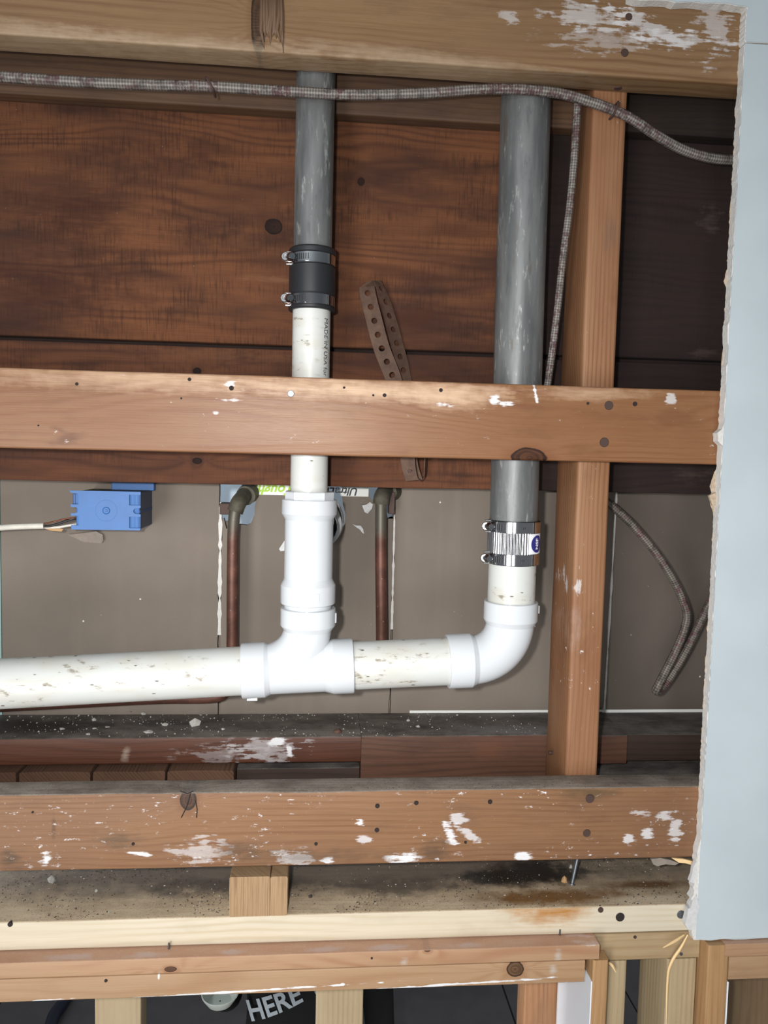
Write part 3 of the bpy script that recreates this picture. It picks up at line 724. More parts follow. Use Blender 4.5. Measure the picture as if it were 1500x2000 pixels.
lumber('header_board', (0.552, 1.0, -0.021, 0.12, -0.6815, -0.6495), 'x', m_trim2, 'tan header board above the small opening at the far right', 'board', seed=41, seg=10, r=0.0015)
lumber('plywood_panel', (0.54, 1.0, 0.13, 0.142, -1.4, -0.66), 'z', m_ply, 'dim brown plywood behind the small opening at the far right', 'panel', seed=42, seg=10)
GST = 'studs of the opening below'
lumber('stud', (-0.3000, -0.2365, 0.10, 0.138, -1.6, -0.62), 'z', m_stud, 'pale stud in the dark opening at the lower left', 'stud', GST, seed=43)
lumber('stud', (0.0085, 0.0765, 0.10, 0.138, -1.6, -0.62), 'z', m_stud, 'pale stud in front of the person in black', 'stud', GST, seed=44)
lumber('stud', (0.318, 0.375, 0.115, 0.155, -1.6, -0.62), 'z', m_stud_d, 'weathered brown stud beside the white painted stile', 'stud', GST, seed=45)
# spacer block with a split
blk = thing('spacer_block', 'sawn wooden block with a vertical split wedged under the lower rail', 'block', (-0.068, 0.03, -0.588))
lumber('block_half', (-0.1040, -0.0535, -0.002, 0.09, -0.5875, -0.5350), 'y', m_block, r=0.0015, seg=5, jit=0.0006, seed=46, parent=blk)
lumber('block_half', (-0.0528, -0.0310, -0.002, 0.09, -0.5875, -0.5355), 'y', m_block, r=0.003, seg=5, jit=0.0006, seed=47, parent=blk)

# ------------------------------------------------------------------ white drywall on the right
wr = empty('wall_right', (0.52, -0.006, -0.63)); tag(wr, 'white painted drywall with a torn edge along the right', None, kind='structure')
def jag_edge(x, z0, z1, n, amp, seed, bumps=()):
    random.seed(seed); out = []
    for i in range(n+1):
        z = z0+(z1-z0)*i/n
        dx = mnoise.noise(Vector((z*40, seed, 0)))*amp*1.5+random.uniform(-amp, amp)
        for (zc, hw, d) in bumps:
            if abs(z-zc) < hw: dx -= d*(1-((z-zc)/hw)**2)*random.uniform(0.55, 1.15)
        out.append((x+dx, z))
    return out
ZD0, ZD1 = -0.630, 0.5135
bot = [(0.5125+0.4*i/24, ZD0+random.Random(i).uniform(-0.0012, 0.0012)) for i in range(25)]
prism('face_paper', jag_edge(0.5085, ZD1, ZD0+0.002, 150, 0.0005, 3) + bot + [(0.95, ZD1)], -0.0137, -0.0127, m_dry, wr)
prism('gypsum_core', jag_edge(0.5082, ZD1-0.001, ZD0, 220, 0.0007, 4, [(0.036, 0.010, 0.008), (0.17, 0.012, 0.002), (-0.585, 0.05, 0.009), (-0.52, 0.03, 0.004)]) + [(0.95, ZD0+0.001), (0.95, ZD1-0.001)], -0.0127, -0.0006, m_gyp, wr)
prism('backing_paper', jag_edge(0.5082, ZD1-0.002, ZD0+0.02, 260, 0.0009, 5, [(-0.035, 0.03, 0.008), (0.235, 0.010, 0.004), (-0.55, 0.03, 0.006)]) + [(0.95, ZD0+0.02), (0.95, ZD1-0.002)], -0.0006, -0.0001, m_tornpaper, wr)
wu = empty('wall_upper', (0.55, -0.006, 0.515)); tag(wu, 'white drywall piece above the torn panel at the top right', None, kind='structure')
up = [(0.95, 0.5165)] + [(0.95-(0.95-0.5100)*i/16, 0.5165+random.Random(i+50).uniform(-0.0016, 0.0016)) for i in range(1, 17)]
up += jag_edge(0.5085, 0.518, 0.556, 18, 0.0008, 7) + [(0.5040-(0.5040-0.362)*i/20, 0.5575+random.Random(i+90).uniform(-0.0012, 0.0012)-0.002*(i > 10)) for i in range(21)]
up += [(0.361, 0.85), (0.95, 0.85)]
prism('face_paper', up, -0.0145, -0.0135, m_dry, wu)
prism('gypsum_core', [(a-0.0008*(0 if a > 0.9 else 1), b-0.0006) for a, b in up], -0.0135, -0.0002, m_gyp, wu)
# loose torn bits at the lower corner of the drywall
def px_prism(name, pts, y0, y1, mat, parent):
    return prism(name, [(at(a, b, y0).x, at(a, b, y0).z) for a, b in pts], y0, y1, mat, parent)
px_prism('torn_paper', [(1354, 1694), (1362, 1680), (1368, 1690), (1366, 1720), (1358, 1726), (1347, 1722), (1352, 1708)], -0.012, -0.006, m_tornwhite, wr)
px_prism('torn_paper', [(1352, 1760), (1360, 1748), (1366, 1770), (1360, 1792), (1348, 1780)], -0.014, -0.008, m_tornwhite, wr)
px_prism('torn_paper', [(1344, 1775), (1354, 1772), (1362, 1800), (1360, 1815), (1344, 1816), (1338, 1806), (1342, 1790)], -0.013, -0.004, m_tornwhite, wr)
px_prism('torn_paper', [(1312, 1676), (1335, 1678), (1352, 1682), (1350, 1689), (1338, 1686), (1326, 1685)], 0.001, 0.004, m_splint, wr)
px_prism('torn_paper', [(1272, 1678), (1290, 1676), (1310, 1680), (1326, 1686), (1318, 1690), (1300, 1688), (1284, 1692), (1276, 1688)], 0.004, 0.008, m_flap, wr)
px_prism('torn_paper', [(1385, 968), (1398, 962), (1402, 985), (1392, 988)], -0.004, 0.0, m_tornpaper, wr)
# ------------------------------------------------------------------ pipes
YP = 0.072
R15, R20, RH = 0.0247, 0.0322, 0.0366
AX = Vector((-0.0136, YP, 0))                  # narrow stack
def hub(prof_r, L, lip=0.0012, body=None, neck=0.006):
    p = [(0.0, prof_r-0.005), (0.0, prof_r-lip), (lip*0.6, prof_r-lip*0.25), (lip*1.6, prof_r), (L-0.001, prof_r)]
    if body: p += [(L, prof_r-0.0006), (L+neck*0.6, body+0.0012), (L+neck, body)]
    return p
def cyl_wrap(me, cx, cy, r, ang, zc, rot):
    """lay a flat lettering mesh round a plumb cylinder; ang is measured from -Y towards +X"""
    c_, s_ = math.cos(rot), math.sin(rot)
    for v in me.vertices:
        a, b = v.co.x*c_-v.co.y*s_, v.co.x*s_+v.co.y*c_
        t = ang+a/r
        v.co = Vector((cx+r*math.sin(t), cy-r*math.cos(t), zc+b))
def cyl_patch(name, cx, cy, r, a0, a1, z0, z1, mat, parent, n=14, th=0.0004):
    bm = bmesh.new(); rows = []
    for i in range(n+1):
        t = a0+(a1-a0)*i/n
        rows.append([bm.verts.new((cx+rr*math.sin(t), cy-rr*math.cos(t), zz)) for rr, zz in ((r, z0), (r, z1), (r+th, z1), (r+th, z0))])
    for i in range(n):
        for j in range(4): bm.faces.new((rows[i][j], rows[i][(j+1) % 4], rows[i+1][(j+1) % 4], rows[i+1][j]))
    bm.faces.new(rows[0]); bm.faces.new(rows[-1])
    return from_bm(name, bm, mat, parent, angle=0.6)
def band_clamp(name, cx, cy, r, zc, h, parent, ang, nslot, screw_r=0.0062):
    """worm drive band: ring (sub-parts: screw housing, screw, slots); ang = where the screw sits"""
    ring = lathe(name, (cx, cy, zc-h/2), (0, 0, 1), [(0, r), (0, r+0.0008), (h, r+0.0008), (h, r)], m_chrome, parent, ns=72, close=False)
    hx, hy = cx+(r+0.0045)*math.sin(ang), cy-(r+0.0045)*math.cos(ang)
    tx, ty = math.cos(ang), math.sin(ang)          # tangent
    # housing: a half barrel along the tangent, running away from the screw head
    path = [(hx+tx*s, hy+ty*s, zc) for s in (0.0, 0.004, 0.010, 0.014)]
    tube('screw_housing', path, [0.0052, 0.0058, 0.0058, 0.004], m_chrome, ring, ns=14)
    # screw head faces the viewer
    px_, py_ = hx-tx*0.002-0.001, hy-0.004
    lathe('clamp_screw', (px_+0.001, py_+0.006, zc), (-0.25, -1, 0.05), [(0, screw_r*0.8), (0.006, screw_r*0.86), (0.0062, screw_r), (0.009, screw_r), (0.0102, screw_r*0.82), (0.0102, screw_r*0.5), (0.0088, screw_r*0.45)], m_screw, ring, ns=8, angle=0.3)
    bm = bmesh.new()
    for sx in (-1, 1):
        bm_box(bm, px_-0.001, px_+0.0075, py_+0.004, py_+0.007, zc+sx*0.0075-0.0012, zc+sx*0.0075+0.0012, 0.0004, 1)
    from_bm('saddle_tab', bm, m_screw, ring)
    cyl_patch('band_tail', cx, cy, r+0.0009, ang+0.12, ang+0.12+nslot*0.105, zc-h*0.46, zc+h*0.44, m_chrome, ring, n=18, th=0.0009)
    for i in range(nslot-1):
        t = ang+0.28+i*0.098
        cyl_patch('band_slot', cx, cy, r+0.0018, t, t+0.042, zc-h*0.3, zc+h*0.3, m_slot, ring, n=2, th=0.0003)
    return ring

# narrow galvanized pipe, upper left
o = tube('galvanized_pipe', [(AX.x+0.0006, YP, 0.855), (AX.x+0.0004, YP, 0.45), (AX.x, YP, 0.222)], R15, m_galv, ns=48)
tag(o, 'narrow grey galvanized pipe coming down to the black rubber sleeve', 'pipe')
# rubber coupling
rc = thing('rubber_coupling', 'black rubber sleeve coupling with two shiny band clamps', 'coupling', (AX.x, YP, 0.187))
ro = 0.0288
lathe('rubber_sleeve', (AX.x, YP, 0.1865), (0, 0, 1), [(0, R15+0.0004), (0, ro+0.0004), (0.0012, ro+0.0016), (0.0042, ro+0.0016), (0.005, ro), (0.0185, ro), (0.0205, ro+0.0013), (0.055, ro+0.0013), (0.0565, ro),
      (0.0700, ro), (0.0712, ro+0.0016), (0.0765, ro+0.0016), (0.0785, ro+0.0002), (0.0785, R15+0.0004)], m_rubber, rc, ns=64, close=False)
band_clamp('band_clamp', AX.x, YP, ro+0.0002, 0.2500, 0.0125, rc, -1.15, 9)
band_clamp('band_clamp', AX.x, YP, ro+0.0002, 0.1985, 0.0125, rc, -1.20, 8)
# white pipe passing behind the middle rail
pv = thing('plastic_pipe', 'narrow white plastic pipe with printed lettering below the rubber sleeve', 'pipe', (AX.x, YP, -0.07))
tube('pipe_wall', [(AX.x, YP, 0.2215), (AX.x+0.0004, YP, -0.066)], R15-0.0001, m_pvcd, pv, ns=48)
me = text_mesh('MADE IN USA for', 0.0098, 0.0, 0.0)
cyl_wrap(me, AX.x, YP, R15+0.00025, 0.86, 0.1390, -PI/2)
link('lettering', me, m_blackprint, pv)

# sanitary tee with its branch going back through the wall
AX2 = AX.x+0.0014
tee = thing('sanitary_tee', 'tall white plastic tee fitting standing on the wye, branch through the wall', 'pipe fitting', (AX2, YP, -0.1975))
lathe('bushing', (AX2, YP, -0.0575), (0, 0, 1), [(-0.01, RH-0.004), (0.0, RH-0.0032), (0.0085, RH-0.003), (0.0095, RH-0.004), (0.0095, R15+0.0002), (-0.01, R15+0.0002)], m_pvc, tee, ns=10, close=False, angle=0.2)
lathe('hub', (AX2, YP, -0.0585), (0, 0, -1), hub(RH, 0.0200, body=R20, neck=0.007), m_pvc, tee, ns=64, close=False)
tube('tee_body', [(AX2, YP, -0.076), (AX2, YP, -0.172)], R20, m_pvc, tee, ns=64, caps=False)
lathe('hub', (AX2, YP, -0.1975), (0, 0, 1), hub(RH, 0.0260, body=R20, neck=0.008), m_pvc, tee, ns=64, close=False)
cyl_patch('mould_mark', AX2, YP, RH-0.0001, 0.17, 0.42, -0.1905, -0.1795, m_pvc, tee, n=4, th=0.0008)
tube('branch', [(AX2+0.004, YP+0.01, -0.098), (AX2+0.006, 0.142, -0.098)], 0.0335, m_pvc, tee, ns=40, caps=False)
lathe('branch_hub', (AX2+0.006, 0.186, -0.098), (0, -1, 0), hub(0.0392, 0.042, body=0.0335, neck=0.008), m_pvc, tee, ns=48, close=False)
nut = thing('slip_nut', 'black ring and chrome collar behind the white tee at the wall hole', 'collar', (AX2+0.006, 0.21, -0.14))
lathe('rubber_ring', (AX2+0.006, 0.1865, -0.098), (0, 1, 0), [(0, 0.030), (0, 0.0405), (0.012, 0.0415), (0.012, 0.030)], m_rubber, nut, ns=40, close=False)
lathe('chrome_collar', (AX2+0.006, 0.199, -0.098), (0, 1, 0), [(0, 0.030), (0, 0.0425), (0.004, 0.0445), (0.016, 0.0445), (0.016, 0.030)], m_chrome, nut, ns=40, close=False)
o = tube('plastic_pipe', [(AX2, YP, -0.19), (AX2, YP, -0.212)], R20-0.0004, m_pvc, ns=48)
tag(o, 'short white plastic nipple showing between the tee and the wye', 'pipe')

# drain run: the axis falls to the left
SL = (-0.2766+0.304)/(0.177+0.41)
def run(x): return Vector((x, 0.0715+0.03*min(0.0, x+0.05), -0.2850+SL*x))
dirn = (run(0.0)-run(0.04)).normalized()
wye = thing('combination_wye', 'glossy white plastic wye where the vertical drain sweeps into the run', 'pipe fitting', tuple(run(-0.02)-Vector((0, 0, 0.037))))
def along(x, L): return run(x), (run(x+L)-run(x))
o1, d1 = along(-0.0985, 0.03)
lathe('hub', o1, d1, hub(RH+0.0002, 0.0315, body=R20+0.001, neck=0.006), m_pvc, wye, ns=64, close=False)
o2, d2 = along(0.0505, -0.03)
lathe('hub', o2, d2, hub(RH+0.0002, 0.0285, body=R20+0.001, neck=0.010), m_pvc, wye, ns=64, close=False)
tube('run_body', [run(x) for x in (-0.069, -0.04, 0.0, 0.024)], R20+0.0009, m_pvc, wye, ns=64, caps=False)
pts = []
cx0, zt = AX2+0.0006, -0.226
end = run(-0.082)
for i in range(25):
    t = i/24*PI/2
    pts.append(Vector((end.x+(cx0-end.x)*math.cos(t), YP+(end.y-YP)*math.sin(t), zt+(end.z-zt)*math.sin(t))))
# cubic so that it leaves plumb and joins along the run
P0, P1, P2, P3 = Vector((cx0, YP, zt)), Vector((cx0, YP, zt-0.038)), end+Vector((0.042, 0, 0.042*SL)), end
pts = [P0*(1-t)**3+P1*3*t*(1-t)**2+P2*3*t*t*(1-t)+P3*t**3 for t in [i/28 for i in range(29)]]
tube('branch', [P0+Vector((0, 0, 0.004))]+pts, [R20-0.0004]*16+[R20-0.0004+0.0004*i/14 for i in range(14)], m_pvc, wye, ns=64, caps=False)
lathe('hub', (cx0, YP, -0.2035), (0, 0, -1), hub(RH+0.0002, 0.0245, body=R20, neck=0.006), m_pvc, wye, ns=64, close=False)
q = run(-0.084); box('mould_lug', q.x-0.007, q.x+0.007, q.y-0.006, q.y+0.006, q.z-RH-0.0035, q.z-RH+0.004, m_pvc, wye, bev=0.0006)
box('mould_lug', AX2+RH-0.003, AX2+RH+0.002, YP-0.006, YP+0.006, -0.2235, -0.2100, m_pvc, wye, bev=0.0006)
o = tube('plastic_pipe', [run(x) for x in (-0.9, -0.6, -0.41, -0.2, -0.094)], R20, m_pvcd, ns=64)
tag(o, 'long scuffed white plastic drain pipe leaving at the left', 'pipe')
o = tube('plastic_pipe', [run(x) for x in (0.046, 0.1, 0.184)], R20, m_pvcd, ns=64)
tag(o, 'short white plastic pipe lying between the wye and the elbow', 'pipe')

# elbow
EX = 0.2648
elb = thing('elbow_fitting', 'glossy white plastic elbow under the banded steel coupling', 'pipe fitting', (EX-0.02, YP, -0.30))
h0 = run(0.1785)
lathe('hub', h0, run(0.22)-h0, hub(RH+0.0002, 0.0330, body=R20+0.0008, neck=0.006), m_pvc, elb, ns=64, close=False)
lathe('hub', (EX, YP, -0.1925), (0, 0, -1), hub(RH+0.0002, 0.0265, body=R20+0.0008, neck=0.006), m_pvc, elb, ns=64, close=False)
e0 = run(0.2105); e1 = Vector((EX, YP, -0.2185))
P0, P3 = e0, e1
P1 = e0+(run(0.25)-run(0.21)).normalized()*0.033; P2 = e1-Vector((0, 0, 0.032))
tube('bend', [P0*(1-t)**3+P1*3*t*(1-t)**2+P2*3*t*t*(1-t)+P3*t**3 for t in [i/28 for i in range(29)]], R20+0.0006, m_pvc, elb, ns=64, caps=False)
box('mould_lug', EX+RH-0.003, EX+RH+0.0028, YP-0.004, YP+0.006, -0.2095, -0.1985, m_pvc, elb, bev=0.0008)
o = tube('plastic_pipe', [(EX, YP, -0.108), (EX, YP, -0.200)], R20, m_pvcd, ns=64)
tag(o, 'short grimy white plastic pipe between the steel coupling and the elbow', 'pipe')
o = tube('galvanized_pipe', [(0.2590, YP, 0.855), (0.2606, YP, 0.44), (0.2625, YP, 0.11), (EX-0.0002, YP, -0.1075)], R20+0.0002, m_galv2, ns=64)
tag(o, 'wide grey galvanized pipe running down beside the post', 'pipe')

# shielded coupling with corrugated sleeve and sticker
sc = thing('shielded_coupling', 'shiny corrugated steel coupling with two bands and a round blue sticker', 'coupling', (EX, YP, -0.1405))
rs = 0.0344
bm = bmesh.new(); ns = 360
ringsv = []
for z_ in (-0.1390, -0.0830):
    ringsv.append([bm.verts.new((EX+(rs+0.0007*math.sin(56*2*PI*j/ns))*math.sin(2*PI*j/ns), YP-(rs+0.0007*math.sin(56*2*PI*j/ns))*math.cos(2*PI*j/ns), z_)) for j in range(ns)])
for j in range(ns):
    f = bm.faces.new((ringsv[0][j], ringsv[0][(j+1) % ns], ringsv[1][(j+1) % ns], ringsv[1][j])); f.smooth = True
from_bm('corrugated_shield', bm, m_chrome, sc, smooth=True)
lathe('rubber_gasket', (EX, YP, -0.1408), (0, 0, 1), [(0, R20+0.0003), (0, rs-0.0009), (0.0597, rs-0.0009), (0.0597, R20+0.0003)], m_rubber, sc, close=False)
for zc, aa in ((-0.0895, -1.36), (-0.1325, -1.40)):
    bnd = band_clamp('band_clamp', EX, YP, rs+0.0009, zc, 0.0145, sc, aa, 7, screw_r=0.0060)
    for q_ in (0.02, 0.08, 0.14):
        cyl_patch('band_dimple', EX, YP, rs+0.0017, q_, q_+0.035, zc-0.0012, zc+0.0012, m_slot, bnd, n=2, th=0.0003)
stk = cyl_patch('sticker', EX, YP, rs+0.0011, 0.36, 1.35, -0.1245, -0.0975, m_sticker, sc, n=18, th=0.0003)
bm = bmesh.new()
ca, rr = 0.80, 0.0116
c0 = bm.verts.new((EX+(rs+0.0017)*math.sin(ca), YP-(rs+0.0017)*math.cos(ca), -0.111))
vs = []
for ring_i in (0.5, 1.0):
    vs.append([bm.verts.new((EX+(rs+0.0017)*math.sin(ca+rr*ring_i*math.cos(2*PI*j/36)/rs), YP-(rs+0.0017)*math.cos(ca+rr*ring_i*math.cos(2*PI*j/36)/rs), -0.111+rr*ring_i*math.sin(2*PI*j/36))) for j in range(36)])
for j in range(36):
    bm.faces.new((c0, vs[0][j], vs[0][(j+1) % 36])); bm.faces.new((vs[0][j], vs[1][j], vs[1][(j+1) % 36], vs[0][(j+1) % 36]))
from_bm('blue_disc', bm, m_navy, stk, smooth=True)
me = text_mesh('NSF', 0.0088, 0.0, 0.0003)
cyl_wrap(me, EX, YP, rs+0.0020, ca, -0.111, PI/2)
link('lettering', me, m_sticker, stk)

# ------------------------------------------------------------------ copper pipes
cl_ = thing('copper_pipe', 'brown copper pipe left of the white tee, elbowing into the wall at its top', 'pipe', (-0.126, 0.2, -0.36))
YC = 0.2
p = [at(478, 962, YC+0.05), at(474, 972, YC+0.025), at(464, 985, YC+0.002), at(458, 1005, YC), at(456, 1030, YC), at(455, 1060, YC), at(454, 1150, YC), at(453.5, 1270, YC), at(452, 1320, YC), at(440, 1352, YC), at(412, 1362, YC), at(300, 1364, YC), at(100, 1374, YC), at(-100, 1384, YC)]
tube('pipe_wall', smooth_path(p, 8), 0.0086, m_copper, cl_, ns=20)
tube('elbow_joint', smooth_path([at(486, 955, YC+0.045), at(477, 968, YC+0.022), at(466, 982, YC+0.002), at(459, 1000, YC-0.001)], 6), [0.0118]*18+[0.0118], m_soot, cl_, ns=20)
tube('hub_collar', [at(492, 958, YC+0.05), at(480, 968, YC+0.022)], [0.0165, 0.0150], m_soot, cl_, ns=16)
c = at(441, 995, YC)
box('pipe_bracket', c.x-0.009, c.x+0.006, YC-0.002, YC+0.03, c.z-0.0075, c.z+0.009, m_nail, cl_, bev=0.001)
cr_ = thing('copper_pipe', 'brown copper pipe right of the white tee, elbowing into the wall at its top', 'pipe', (0.097, 0.2, -0.30))
p = [at(760, 955, YC+0.05), at(752, 962, YC+0.025), at(745, 975, YC+0.002), at(744, 1000, YC), at(744, 1100, YC), at(745.5, 1240, YC), at(746, 1290, YC)]
tube('pipe_wall', smooth_path(p, 8), 0.0088, m_copper, cr_, ns=20)
tube('elbow_joint', smooth_path([at(768, 950, YC+0.045), at(754, 958, YC+0.022), at(746, 970, YC), at(744, 984, YC-0.001)], 6), 0.0122, m_soot, cr_, ns=20)
tube('hub_collar', [at(772, 958, YC+0.055), at(757, 962, YC+0.02)], [0.0165, 0.0145], m_soot, cr_, ns=16)
c = at(766, 988, YC)
box('pipe_bracket', c.x-0.0045, c.x+0.005, YC+0.01, YC+0.03, c.z-0.013, c.z+0.02, m_nail, cr_, bev=0.001)

# ------------------------------------------------------------------ blue electrical box
bb = thing('outlet_box', 'blue plastic electrical box fixed to the brown drywall', 'electrical box', (-0.297, 0.19, -0.1115))
x0, x1, z0, z1 = -0.3440, -0.2490, -0.1115, -0.0570
yb0 = 0.150
box('box_body', x0+0.006, x1-0.002, yb0+0.003, 0.2348, z0+0.001, z1-0.001, m_blue_body, bb, bev=0.0015)
zc = (z0+z1)/2
def arc(cx, cz, r, a0, a1, n=6): return [(cx+r*math.cos(a0+(a1-a0)*i/n), cz+r*math.sin(a0+(a1-a0)*i/n)) for i in range(n+1)]
out = [(x0+0.001, z0), (x1-0.001, z0), (x1, z0+0.002), (x1, z0+0.003), (x1-0.0155, z0+0.003), (x1-0.0155, zc-0.0080), (x1, zc-0.0080), (x1, zc-0.0045)]
out += arc(x1-0.006, zc, 0.0040, -PI/2, -3*PI/2) + [(x1, zc+0.0045), (x1, zc+0.0080), (x1-0.0155, zc+0.0080), (x1-0.0155, z1-0.0045), (x1, z1-0.0045), (x1, z1), (x0-0.002, z1), (x0, z1-0.003)]
out += [(x0+0.0105, z1-0.0045), (x0+0.0105, zc+0.0080), (x0, zc+0.0080), (x0, zc+0.0045)] + arc(x0+0.006, zc, 0.0040, PI/2, -PI/2) + [(x0, zc-0.0045), (x0, zc-0.0080), (x0+0.0105, zc-0.0080), (x0+0.0105, z0+0.0060), (x0, z0+0.0060)]
prism('back_plate', out, yb0, yb0+0.004, m_blue, bb)
for (a, b, c, d) in ((x1-0.0155, x1-0.0005, zc+0.008, z1-0.0045), (x1-0.0155, x1-0.0005, z0+0.003, zc-0.008), (x0+0.0015, x0+0.0105, zc+0.008, z1-0.0045)):
    ko = box('knockout', a, b, yb0+0.0035, yb0+0.006, c, d, m_blued, bb, bev=0.0003, seg=1)
    for t in (0.3, 0.65):
        box('rib', a+(b-a)*t-0.0006, a+(b-a)*t+0.0006, yb0+0.0028, yb0+0.0036, c+0.001, d-0.001, m_blue, ko, bev=0)
dc = ((x0+x1)/2+0.0005, zc)
lathe('centre_boss', (dc[0], yb0+0.0005, dc[1]), (0, -1, 0), [(0, 0.0055), (0.0012, 0.0050), (0.0004, 0.0036), (0.0004, 0.0020), (0.0013, 0.0014)], m_blue, bb, ns=24)
lathe('moulded_ring', (dc[0], yb0+0.0002, dc[1]), (0, -1, 0), [(0, 0.0152), (0.0004, 0.0150), (0.0004, 0.0146), (0, 0.0144)], m_blue, bb, ns=40, close=False)
bm = bmesh.new(); bm_box(bm, x0+0.036, x1+0.0035, 0.222, 0.2346, z1-0.002, z1+0.010, 0.001, 1)
from_bm('mounting_ear', bm, m_blue, bb)
box('side_groove', x1-0.0024, x1-0.0014, yb0+0.004, 0.232, zc-0.003, zc+0.001, m_blued, bb, bev=0)
# cable into the box
wc = thing('house_cable', 'white sheathed cable entering the blue box from the left', 'cable', (-0.42, 0.16, -0.11))
yw = 0.158
pth = smooth_path([at(-900, 1075, 0.2), at(-220, 1050, 0.2), at(-60, 1036, 0.175), at(10, 1030, yw), at(50, 1028, yw), at(86, 1027, yw)], 8)
tube('sheath', pth, 0.0042, m_wire_w, wc, ns=14)
tube('black_conductor', smooth_path([at(80, 1028, yw), at(100, 1027, yw-0.001), at(122, 1020, yw), at(140, 1014, yw+0.001), at(150, 1013, yw+0.004)], 6), 0.0018, m_wire_k, wc, ns=8)
tube('bare_conductor', smooth_path([at(80, 1024, yw), at(105, 1019, yw-0.002), at(125, 1014, yw), at(142, 1012, yw+0.001), at(150, 1012, yw+0.004)], 6), 0.0011, m_wire_b, wc, ns=8)
tube('white_conductor', smooth_path([at(80, 1030, yw+0.002), at(110, 1030, yw), at(130, 1027, yw), at(150, 1024, yw+0.003)], 6), 0.0018, m_wire_w, wc, ns=8)
flap('paper_filler', [(84, 1028), (105, 1029), (125, 1033), (121, 1038), (100, 1036), (90, 1033)], yw+0.002, 0.003, m_kraft, wc)

# ------------------------------------------------------------------ cables
YK = 0.0325
cpts = [(-1200, 90, .03), (-700, 105, .03), (-300, 128, .03), (-120, 140, .03), (0, 150, .03), (150, 160, .03), (300, 166, .03), (410, 169, .03), (600, 181, .032), (700, 185, .032), (830, 182, .032), (930, 175, .03), (1010, 174, .03),
        (1090, 182, .031), (1150, 198, .032), (1205, 218, .033), (1240, 236, .036), (1285, 266, .042), (1335, 293, .05), (1390, 309, .055), (1445, 313, .06), (1500, 314, .06)]
mc = thing('armoured_cable', 'grey braided cable strung along the underside of the top rail', 'cable', tuple(at(700, 190, 0.03)))
tube('braided_sheath', smooth_path([at(a, b, y) for a, b, y in cpts], 8), 0.0062, m_braid, mc, ns=18, uv=True)
def staple(px_, py_, Y, ang, parent):
    c = at(px_, py_, Y)
    d = Vector((math.sin(ang), 0, math.cos(ang)))
    pts = [c-d*0.0085+Vector((0, 0.012, 0)), c-d*0.0085+Vector((0, -0.005, 0)), c-d*0.006+Vector((0, -0.0075, 0)), c+d*0.006+Vector((0, -0.0075, 0)), c+d*0.0085+Vector((0, -0.005, 0)), c+d*0.0085+Vector((0, 0.012, 0))]
    return tube('staple', pts, 0.0016, m_nail, parent, ns=6)
staple(411, 168, 0.031, -0.55, mc); staple(1200, 215, 0.033, 0.35, mc)
dcb = thing('armoured_cable', 'thin grey braided cable dropping between the wide grey pipe and the post', 'cable', tuple(at(1080, 740, 0.06)))
tube('braided_sheath', smooth_path([at(1130, 192, .042), at(1127, 215, .046), at(1122, 300, .05), at(1113, 400, .055), at(1100, 500, .06), at(1089, 600, .065), at(1078, 690, .07), at(1068, 760, .075), at(1058, 840, .085), at(1056, 890, .1)], 8), 0.0049, m_braid, dcb, ns=16, uv=True)
lcb = thing('armoured_cable', 'dark braided cable hanging in a loop right of the post', 'cable', tuple(at(1285, 1350, 0.15)))
lp = [(1150, 950, .17), (1175, 972, .165), (1200, 992, .16), (1240, 1030, .155), (1285, 1085, .15), (1322, 1145, .15), (1341, 1195, .15), (1338, 1225, .15), (1324, 1262, .15), (1303, 1305, .147), (1286, 1338, .145), (1281, 1349, .152), (1290, 1347, .163),
      (1312, 1318, .17), (1340, 1272, .172), (1368, 1215, .172), (1392, 1165, .172), (1420, 1110, .172)]
tube('braided_sheath', smooth_path([at(a, b, y) for a, b, y in lp], 8), 0.0062, m_braid2, lcb, ns=16, uv=True)

# ------------------------------------------------------------------ perforated hanger strap
def ribbon(name, centre, width, mat, parent, pitch=0.0185, hole=0.0042, th=0.0010, holes=True):
    """centre: list of (point, across-direction) ; every cell carries a round hole"""
    pts = [c[0] for c in centre]; acr = [c[1] for c in centre]
    L = [0.0]
    for i in range(1, len(pts)): L.append(L[-1]+(pts[i]-pts[i-1]).length)
    def ev(s):
        s = max(0, min(L[-1], s)); i = 0
        while i < len(L)-2 and L[i+1] < s: i += 1
        t = (s-L[i])/max(1e-9, L[i+1]-L[i])
        return pts[i].lerp(pts[i+1], t), acr[i].lerp(acr[i+1], t).normalized()
    bm = bmesh.new(); cache = {}
    def V(s, v):
        key = (round(s, 6), round(v, 6))
        if key not in cache:
            p_, a_ = ev(s); cache[key] = bm.verts.new(p_+a_*v)
        return cache[key]
    n = max(1, round(L[-1]/pitch)); ps = L[-1]/n; w = width/2
    for i in range(n):
        s0 = i*ps; sc_ = s0+ps/2
        q = ps/2
        outer = [(-q, -w), (-q/2, -w), (0, -w), (q/2, -w), (q, -w), (q, -w/2), (q, 0), (q, w/2), (q, w), (q/2, w), (0, w), (-q/2, w), (-q, w), (-q, w/2), (-q, 0), (-q, -w/2)]
        if holes:
            inner = []
            for (a, b) in outer:
                t = math.atan2(b/w, a/q); inner.append((hole*math.cos(t), hole*math.sin(t)))
            m_ = len(outer)
            for j in range(m_):
                a, b, c_, d_ = outer[j], outer[(j+1) % m_], inner[(j+1) % m_], inner[j]
                bm.faces.new([V(sc_+e[0], e[1]) for e in (a, b, c_, d_)])
        else:
            bm.faces.new([V(sc_+e[0], e[1]) for e in outer])
    bm.normal_update()
    r = bmesh.ops.solidify(bm, geom=bm.faces[:], thickness=th)
    return from_bm(name, bm, mat, parent)
hs = thing('hanger_strap', 'rusty perforated steel strap looped behind the middle rail', 'strap', tuple(at(790, 830, 0.1)))
